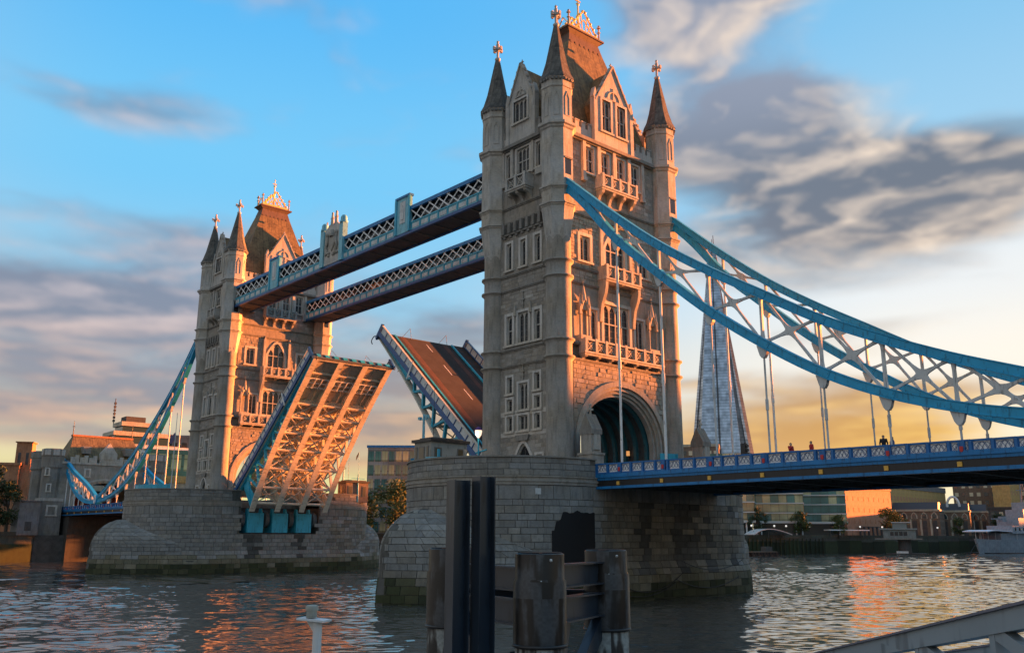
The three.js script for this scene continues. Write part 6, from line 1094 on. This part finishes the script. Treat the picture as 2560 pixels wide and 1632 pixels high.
// ---------- people ----------
function bodyGeo(pose) {                                                            // one continuous surface from tapered bones
  const N = 60, size = 1.0, field = new Float32Array(N * N * N), J = {
    pel: [0, 0.95, 0, 0.15], che: [0, 1.32, 0, 0.17], nec: [0, 1.5, 0, 0.062], hea: [0, 1.66, 0.01, 0.105], hea2: [0, 1.59, 0.03, 0.085],
    sL: [0.19, 1.43, 0, 0.075], sR: [-0.19, 1.43, 0, 0.075], hL: [0.1, 0.9, 0, 0.105], hR: [-0.1, 0.9, 0, 0.105], kL: [0.11, 0.48, 0.03, 0.075], kR: [-0.11, 0.48, -0.02, 0.075], aL: [0.12, 0.09, -0.01, 0.055], aR: [-0.12, 0.09, -0.05, 0.055], tL: [0.14, 0.05, 0.15, 0.045], tR: [-0.14, 0.05, 0.11, 0.045],
    eL: [0.27, 1.16, -0.02, 0.055], eR: [-0.27, 1.16, -0.02, 0.055], wL: [0.26, 0.93, 0.09, 0.042], wR: [-0.26, 0.93, 0.09, 0.042], fL: [0.25, 0.83, 0.13, 0.04], fR: [-0.25, 0.83, 0.13, 0.04] };
  if (pose) { J.eR = [-0.26, 1.2, 0.12, 0.055]; J.wR = [-0.12, 1.38, 0.3, 0.042]; J.fR = [-0.08, 1.45, 0.34, 0.04]; }
  const bones = [['pel', 'che'], ['che', 'nec'], ['nec', 'hea2'], ['hea2', 'hea'], ['che', 'sL'], ['che', 'sR'], ['sL', 'eL'], ['sR', 'eR'], ['eL', 'wL'], ['eR', 'wR'], ['wL', 'fL'], ['wR', 'fR'], ['pel', 'hL'], ['pel', 'hR'], ['hL', 'kL'], ['hR', 'kR'], ['kL', 'aL'], ['kR', 'aR'], ['aL', 'tL'], ['aR', 'tR']].map(([a, b]) => [J[a], J[b]]);
  const sdf = (x, y, z) => { let d = 9; for (const [a, b] of bones) { const bx = b[0] - a[0], by = b[1] - a[1], bz = b[2] - a[2], t = clamp(((x - a[0]) * bx + (y - a[1]) * by + (z - a[2]) * bz) / (bx * bx + by * by + bz * bz)); const q = Math.hypot(x - a[0] - bx * t, y - a[1] - by * t, z - a[2] - bz * t) - mix(a[3], b[3], t), k = 0.035, h = clamp(0.5 + 0.5 * (d - q) / k); d = mix(d, q, h) - k * h * (1 - h); } return d; };
  // project a turned grid of rays per bone would fold; step a lattice instead and join with surface nets
  const s = 0.034, nx = 24, ny = 54, nz = 24, ox = -0.4, oy = -0.02, oz = -0.34, F = new Float32Array((nx + 1) * (ny + 1) * (nz + 1)), id = (i, j, k) => (k * (ny + 1) + j) * (nx + 1) + i;
  for (let k = 0; k <= nz; k++) for (let j = 0; j <= ny; j++) for (let i = 0; i <= nx; i++) F[id(i, j, k)] = sdf(ox + i * s, oy + j * s, oz + k * s);
  const vert = new Map(), pos = [], cells = (i, j, k) => {
    const key = id(i, j, k); if (vert.has(key)) return vert.get(key);
    let n = 0, X = 0, Y = 0, Z = 0; const c = []; for (let q = 0; q < 8; q++) c.push([q & 1, (q >> 1) & 1, q >> 2]);
    for (let a = 0; a < 8; a++) for (let b = a + 1; b < 8; b++) { const A = c[a], Bq = c[b]; if (Math.abs(A[0] - Bq[0]) + Math.abs(A[1] - Bq[1]) + Math.abs(A[2] - Bq[2]) !== 1) continue; const fa = F[id(i + A[0], j + A[1], k + A[2])], fb = F[id(i + Bq[0], j + Bq[1], k + Bq[2])]; if ((fa < 0) === (fb < 0)) continue; const t = fa / (fa - fb); X += A[0] + (Bq[0] - A[0]) * t; Y += A[1] + (Bq[1] - A[1]) * t; Z += A[2] + (Bq[2] - A[2]) * t; n++; }
    const v = pos.length / 3; pos.push(ox + (i + X / n) * s, oy + (j + Y / n) * s, oz + (k + Z / n) * s); vert.set(key, v); return v;
  };
  const idx = [];
  for (let k = 1; k < nz; k++) for (let j = 1; j < ny; j++) for (let i = 1; i < nx; i++) {
    const f0 = F[id(i, j, k)]; for (const [ax, f1] of [[0, F[id(i + 1, j, k)]], [1, F[id(i, j + 1, k)]], [2, F[id(i, j, k + 1)]]]) {
      if ((f0 < 0) === (f1 < 0)) continue;
      const q = ax === 0 ? [cells(i, j - 1, k - 1), cells(i, j, k - 1), cells(i, j, k), cells(i, j - 1, k)] : ax === 1 ? [cells(i - 1, j, k - 1), cells(i - 1, j, k), cells(i, j, k), cells(i, j, k - 1)] : [cells(i - 1, j - 1, k), cells(i, j - 1, k), cells(i, j, k), cells(i - 1, j, k)];
      f0 < 0 ? idx.push(q[0], q[1], q[2], q[0], q[2], q[3]) : idx.push(q[0], q[2], q[1], q[0], q[3], q[2]);
    }
  }
  const g = new THREE.BufferGeometry(); g.setAttribute('position', new THREE.Float32BufferAttribute(pos, 3)); g.setIndex(idx); g.computeVertexNormals(); return g;
}
const bodies = [bodyGeo(0), bodyGeo(1)];
function person(x, y, z, ry, pose, top, leg, hair, label) {
  const g = bodies[pose].clone(), p = g.attributes.position, c = new Float32Array(p.count * 3);
  for (let i = 0; i < p.count; i++) { const yy = p.getY(i), zz = p.getZ(i), xx = p.getX(i); const q = yy > 1.68 || (yy > 1.56 && zz < 0.0 && Math.abs(xx) < 0.13) ? hair : yy > 1.5 ? [0.5, 0.32, 0.24] : yy > 0.92 ? top : yy > 0.1 ? leg : [0.03, 0.03, 0.03]; c.set(q, i * 3); }
  g.setAttribute('color', new THREE.BufferAttribute(c, 3));
  const o = new THREE.Mesh(g, new THREE.MeshStandardMaterial({ vertexColors: true, roughness: 0.85 })); o.name = numbered('person'); o.position.set(x, y, z); o.rotation.y = ry; scene.add(o); return tag(o, label, 'person', 'people on the bridge');
}
const K = [0.02, 0.02, 0.025], RD = [0.45, 0.03, 0.03], BL = [0.04, 0.08, 0.2];
person(31.0, 11.8, 8.3, 1.2, 1, RD, K, K, 'person in red lifting a hand on the quay deck'); person(32.9, 11.8, 8.4, -0.6, 0, RD, K, K, 'person in red and dark hat right of the one lifting a hand');
person(38.8, 11.8, 8.3, 0.4, 0, K, K, K, 'taller of two dark figures on the right of the quay deck'); person(39.4, 11.65, 8.2, 2.4, 0, BL, K, K, 'shorter of two dark figures on the right of the quay deck');
person(0.3, 12.06, 11.4, 0.2, 0, RD, K, [0.5, 0.3, 0.2], 'person in dark red before the pointed tower door'); person(-0.7, 12.06, 11.6, 0.9, 0, BL, K, K, 'person in blue left of the red figure by the tower door'); person(-3.3, 12.06, 11.8, 0.5, 0, RD, K, K, 'small reddish figure at the foot of the left turret'); person(1.1, 12.06, 11.2, -0.6, 0, K, K, K, 'dark figure right of the red one by the tower door');

// ---------- mooring dolphin in the foreground ----------
{
  const t = thing('mooring_dolphin', 'dark steel mooring dolphin of three piles and two tall beams in the foreground', 'dolphin', 57.4, 0, 61.7);
  const pileM = mat(0.46, 0.49, 0.49, { map: tRust, roughness: 0.6 }), capM = mat(0.075, 0.085, 0.10, { map: tRust, roughness: 0.42 }), beamM = mat(0.030, 0.048, 0.072, { map: tPaint, roughness: 0.3, metalness: 0.3 }), rustM = mat(0.16, 0.07, 0.035, { map: tRust });
  const pile = (x, z, r, top, k, lean = 0) => {
    const o = new B().cyl(V(x + lean, -3, z + lean), V(x, top - 1.55, z), r, r, 28).mesh('pile', pileM, t);
    new B().rings([[r + 0.03, top - 1.6], [r + 0.035, top - 1.5], [r + 0.035, top - 0.5], [r + 0.0, top - 0.46], [r, top - 0.02], [r - 0.03, top], [0.01, top]], 28, T(x, 0, z)).mesh('pile_cap', capM, o);
    new B().add(new THREE.TorusGeometry(r + 0.02, 0.035, 6, 28), M4().makeRotationX(Math.PI / 2).setPosition(x, top - 1.62, z)).mesh('collar', M.black, o);
    for (const [a, y] of [[0.3, top - 0.12], [0.7, top - 0.5], [1.1, top - 0.52]]) new B().sph(x + r * Math.cos(a), y, z + r * Math.sin(a), 0.03, 1, 6).mesh('bolt', M.pale, o);
    new B().cyl(V(x, top - 0.02, z), V(x, top + 0.02, z), r - 0.04, r - 0.05, 24).mesh('lid', rustM, o);
  };
  pile(0.35, 0.25, 0.46, 5.79, 0); pile(-3.27, -0.5, 0.5, 5.83, 1); pile(-0.73, -2.75, 0.46, 5.81, 2, 0.2);
  const hb = (x, z, ry, top) => {                                                    // an H section set on end
    const m = T(x, 0, z, ry), f = new B().bx(-0.16, 0.16, -3, top, -0.17, -0.148).bx(-0.16, 0.16, -3, top, 0.148, 0.17).bx(-0.012, 0.012, -3, top, -0.148, 0.148); f.mesh('fender_beam', beamM, t, m);
  };
  hb(-0.71, 1.36, -0.17, 7.13); hb(-0.42, 0.98, -0.17, 7.2);
  const ib = (a, b, y, h, w) => new B().bar(V(a[0], y - h / 2, a[1]), V(b[0], y - h / 2, b[1]), w, 0.03).bar(V(a[0], y + h / 2, a[1]), V(b[0], y + h / 2, b[1]), w, 0.03).bar(V(a[0], y, a[1]), V(b[0], y, b[1]), 0.03, h).mesh('cross_beam', beamM, t);
  ib([0.35, 0.25], [-0.73, -2.75], 5.35, 0.42, 0.3); ib([-3.27, -0.5], [0.3, 0.2], 5.3, 0.42, 0.3); ib([0.35, 0.25], [-0.73, -2.75], 4.72, 0.44, 0.3); ib([-3.27, -0.5], [-0.73, -2.75], 4.75, 0.44, 0.3); ib([-3.1, -0.45], [0.3, 0.2], 4.68, 0.44, 0.3);
  for (const [a, b] of [[V(0.3, 4.5, 0.1), V(-0.7, 1.2, -2.6)], [V(-0.7, 4.5, -2.6), V(0.25, 2.2, 0.1)], [V(-0.2, 4.5, -0.9), V(0.3, 1.8, 0.2)], [V(-0.6, 3.9, 0.15), V(0.7, 1.4, 0.3)], [V(-2.4, 4.5, -0.1), V(-0.2, 1.6, 0.2)]]) new B().bar(a, b, 0.2, 0.36).mesh('brace', beamM, t);
}
{ const t = thing('mooring_post', 'white post with a plate and small lantern at the lower left', 'post', 61.5, 0, 68.72, 0.6);
  new B().cyl(V(0, -3, 0), V(0, 5.24, 0), 0.047, 0.047, 16).mesh('shaft', M.white, t); new B().prism([[-0.2, 0], [0.11, -0.02], [0.11, 0.0], [-0.2, 0.02]], 0.2, T(0, 5.24, -0.1)).mesh('plate', M.white, t); new B().prism([[0.1, 0], [0.1, 0.13], [0, 0.13]], 0.02, T(-0.14, 5.11, -0.01)).mesh('bracket', M.white, t);
  new B().rings([[0.001, 5.26], [0.058, 5.261], [0.052, 5.32], [0.066, 5.33], [0.068, 5.375], [0.05, 5.385], [0.001, 5.39]], 18, T(-0.075, 0, 0)).mesh('lantern', mat(0.42, 0.42, 0.36, { map: tPaint }), t); }
// ---------- steel gangway at the lower right ----------
{
  const t = thing('gangway', 'grey steel truss gangway at the lower right corner', 'gangway', 62.85, 0, 61.4);
  const gm = mat(0.30, 0.35, 0.38, { map: tPaint, roughness: 0.5 }), A = V(62.85, 4.40, 61.4), C = V(68.3, 5.78, 67.2);       // top chord of the far truss, low end to the quay
  const d = C.clone().sub(A).normalize(), side = V(0, 1, 0).cross(d).normalize();
  const line = (off, drop, s) => A.clone().addScaledVector(d, s).addScaledVector(side, off).add(V(-62.85, -drop, -61.4));
  const L = A.distanceTo(C) + 3;
  for (const off of [0, 1.5]) {
    new B().bar(line(off, 0.07, -0.4), line(off, 0.07, L), 0.12, 0.16).mesh('top_chord', gm, t); new B().bar(line(off, -0.02, -0.4), line(off, -0.02, L), 0.17, 0.02).mesh('rail_cap', mat(0.16, 0.15, 0.18), t);
    new B().bar(line(off, 0.3, 0), line(off, 1.05, L), 0.1, 0.14).mesh('bottom_chord', gm, t);
    for (let i = 0; i < 5; i++) { const s = 1.3 + i * 1.75, s2 = s + 1.75, dr = s => 0.3 + 0.75 * s / L; new B().bar(line(off, 0.1, s), line(off, dr(s), s), 0.1, 0.1, d).mesh('post', gm, t); new B().bar(line(off, 0.12, s), line(off, dr(s2) - 0.05, s2), 0.09, 0.11).mesh('diagonal', gm, t); }
  }
  new B().bar(line(0.75, 0.35, 0), line(0.75, 1.1, L), 1.4, 0.06).mesh('walk_deck', gm, t);
}
{ const t = thing('pontoon', 'floating pontoon below the gangway foot, beneath the frame edge', 'pontoon', 61.5, 0, 60.0, 0.75); new B().bx(-3, 3, -0.6, 0.7, -2, 2).mesh('hull', M.black, t); new B().bx(-3.1, 3.1, 0.7, 0.85, -2.1, 2.1).mesh('deck', M.soffit, t); }

scene.traverse(o => { if (o.isMesh) { o.castShadow = true; o.receiveShadow = true; } });
renderer.render(scene, camera);
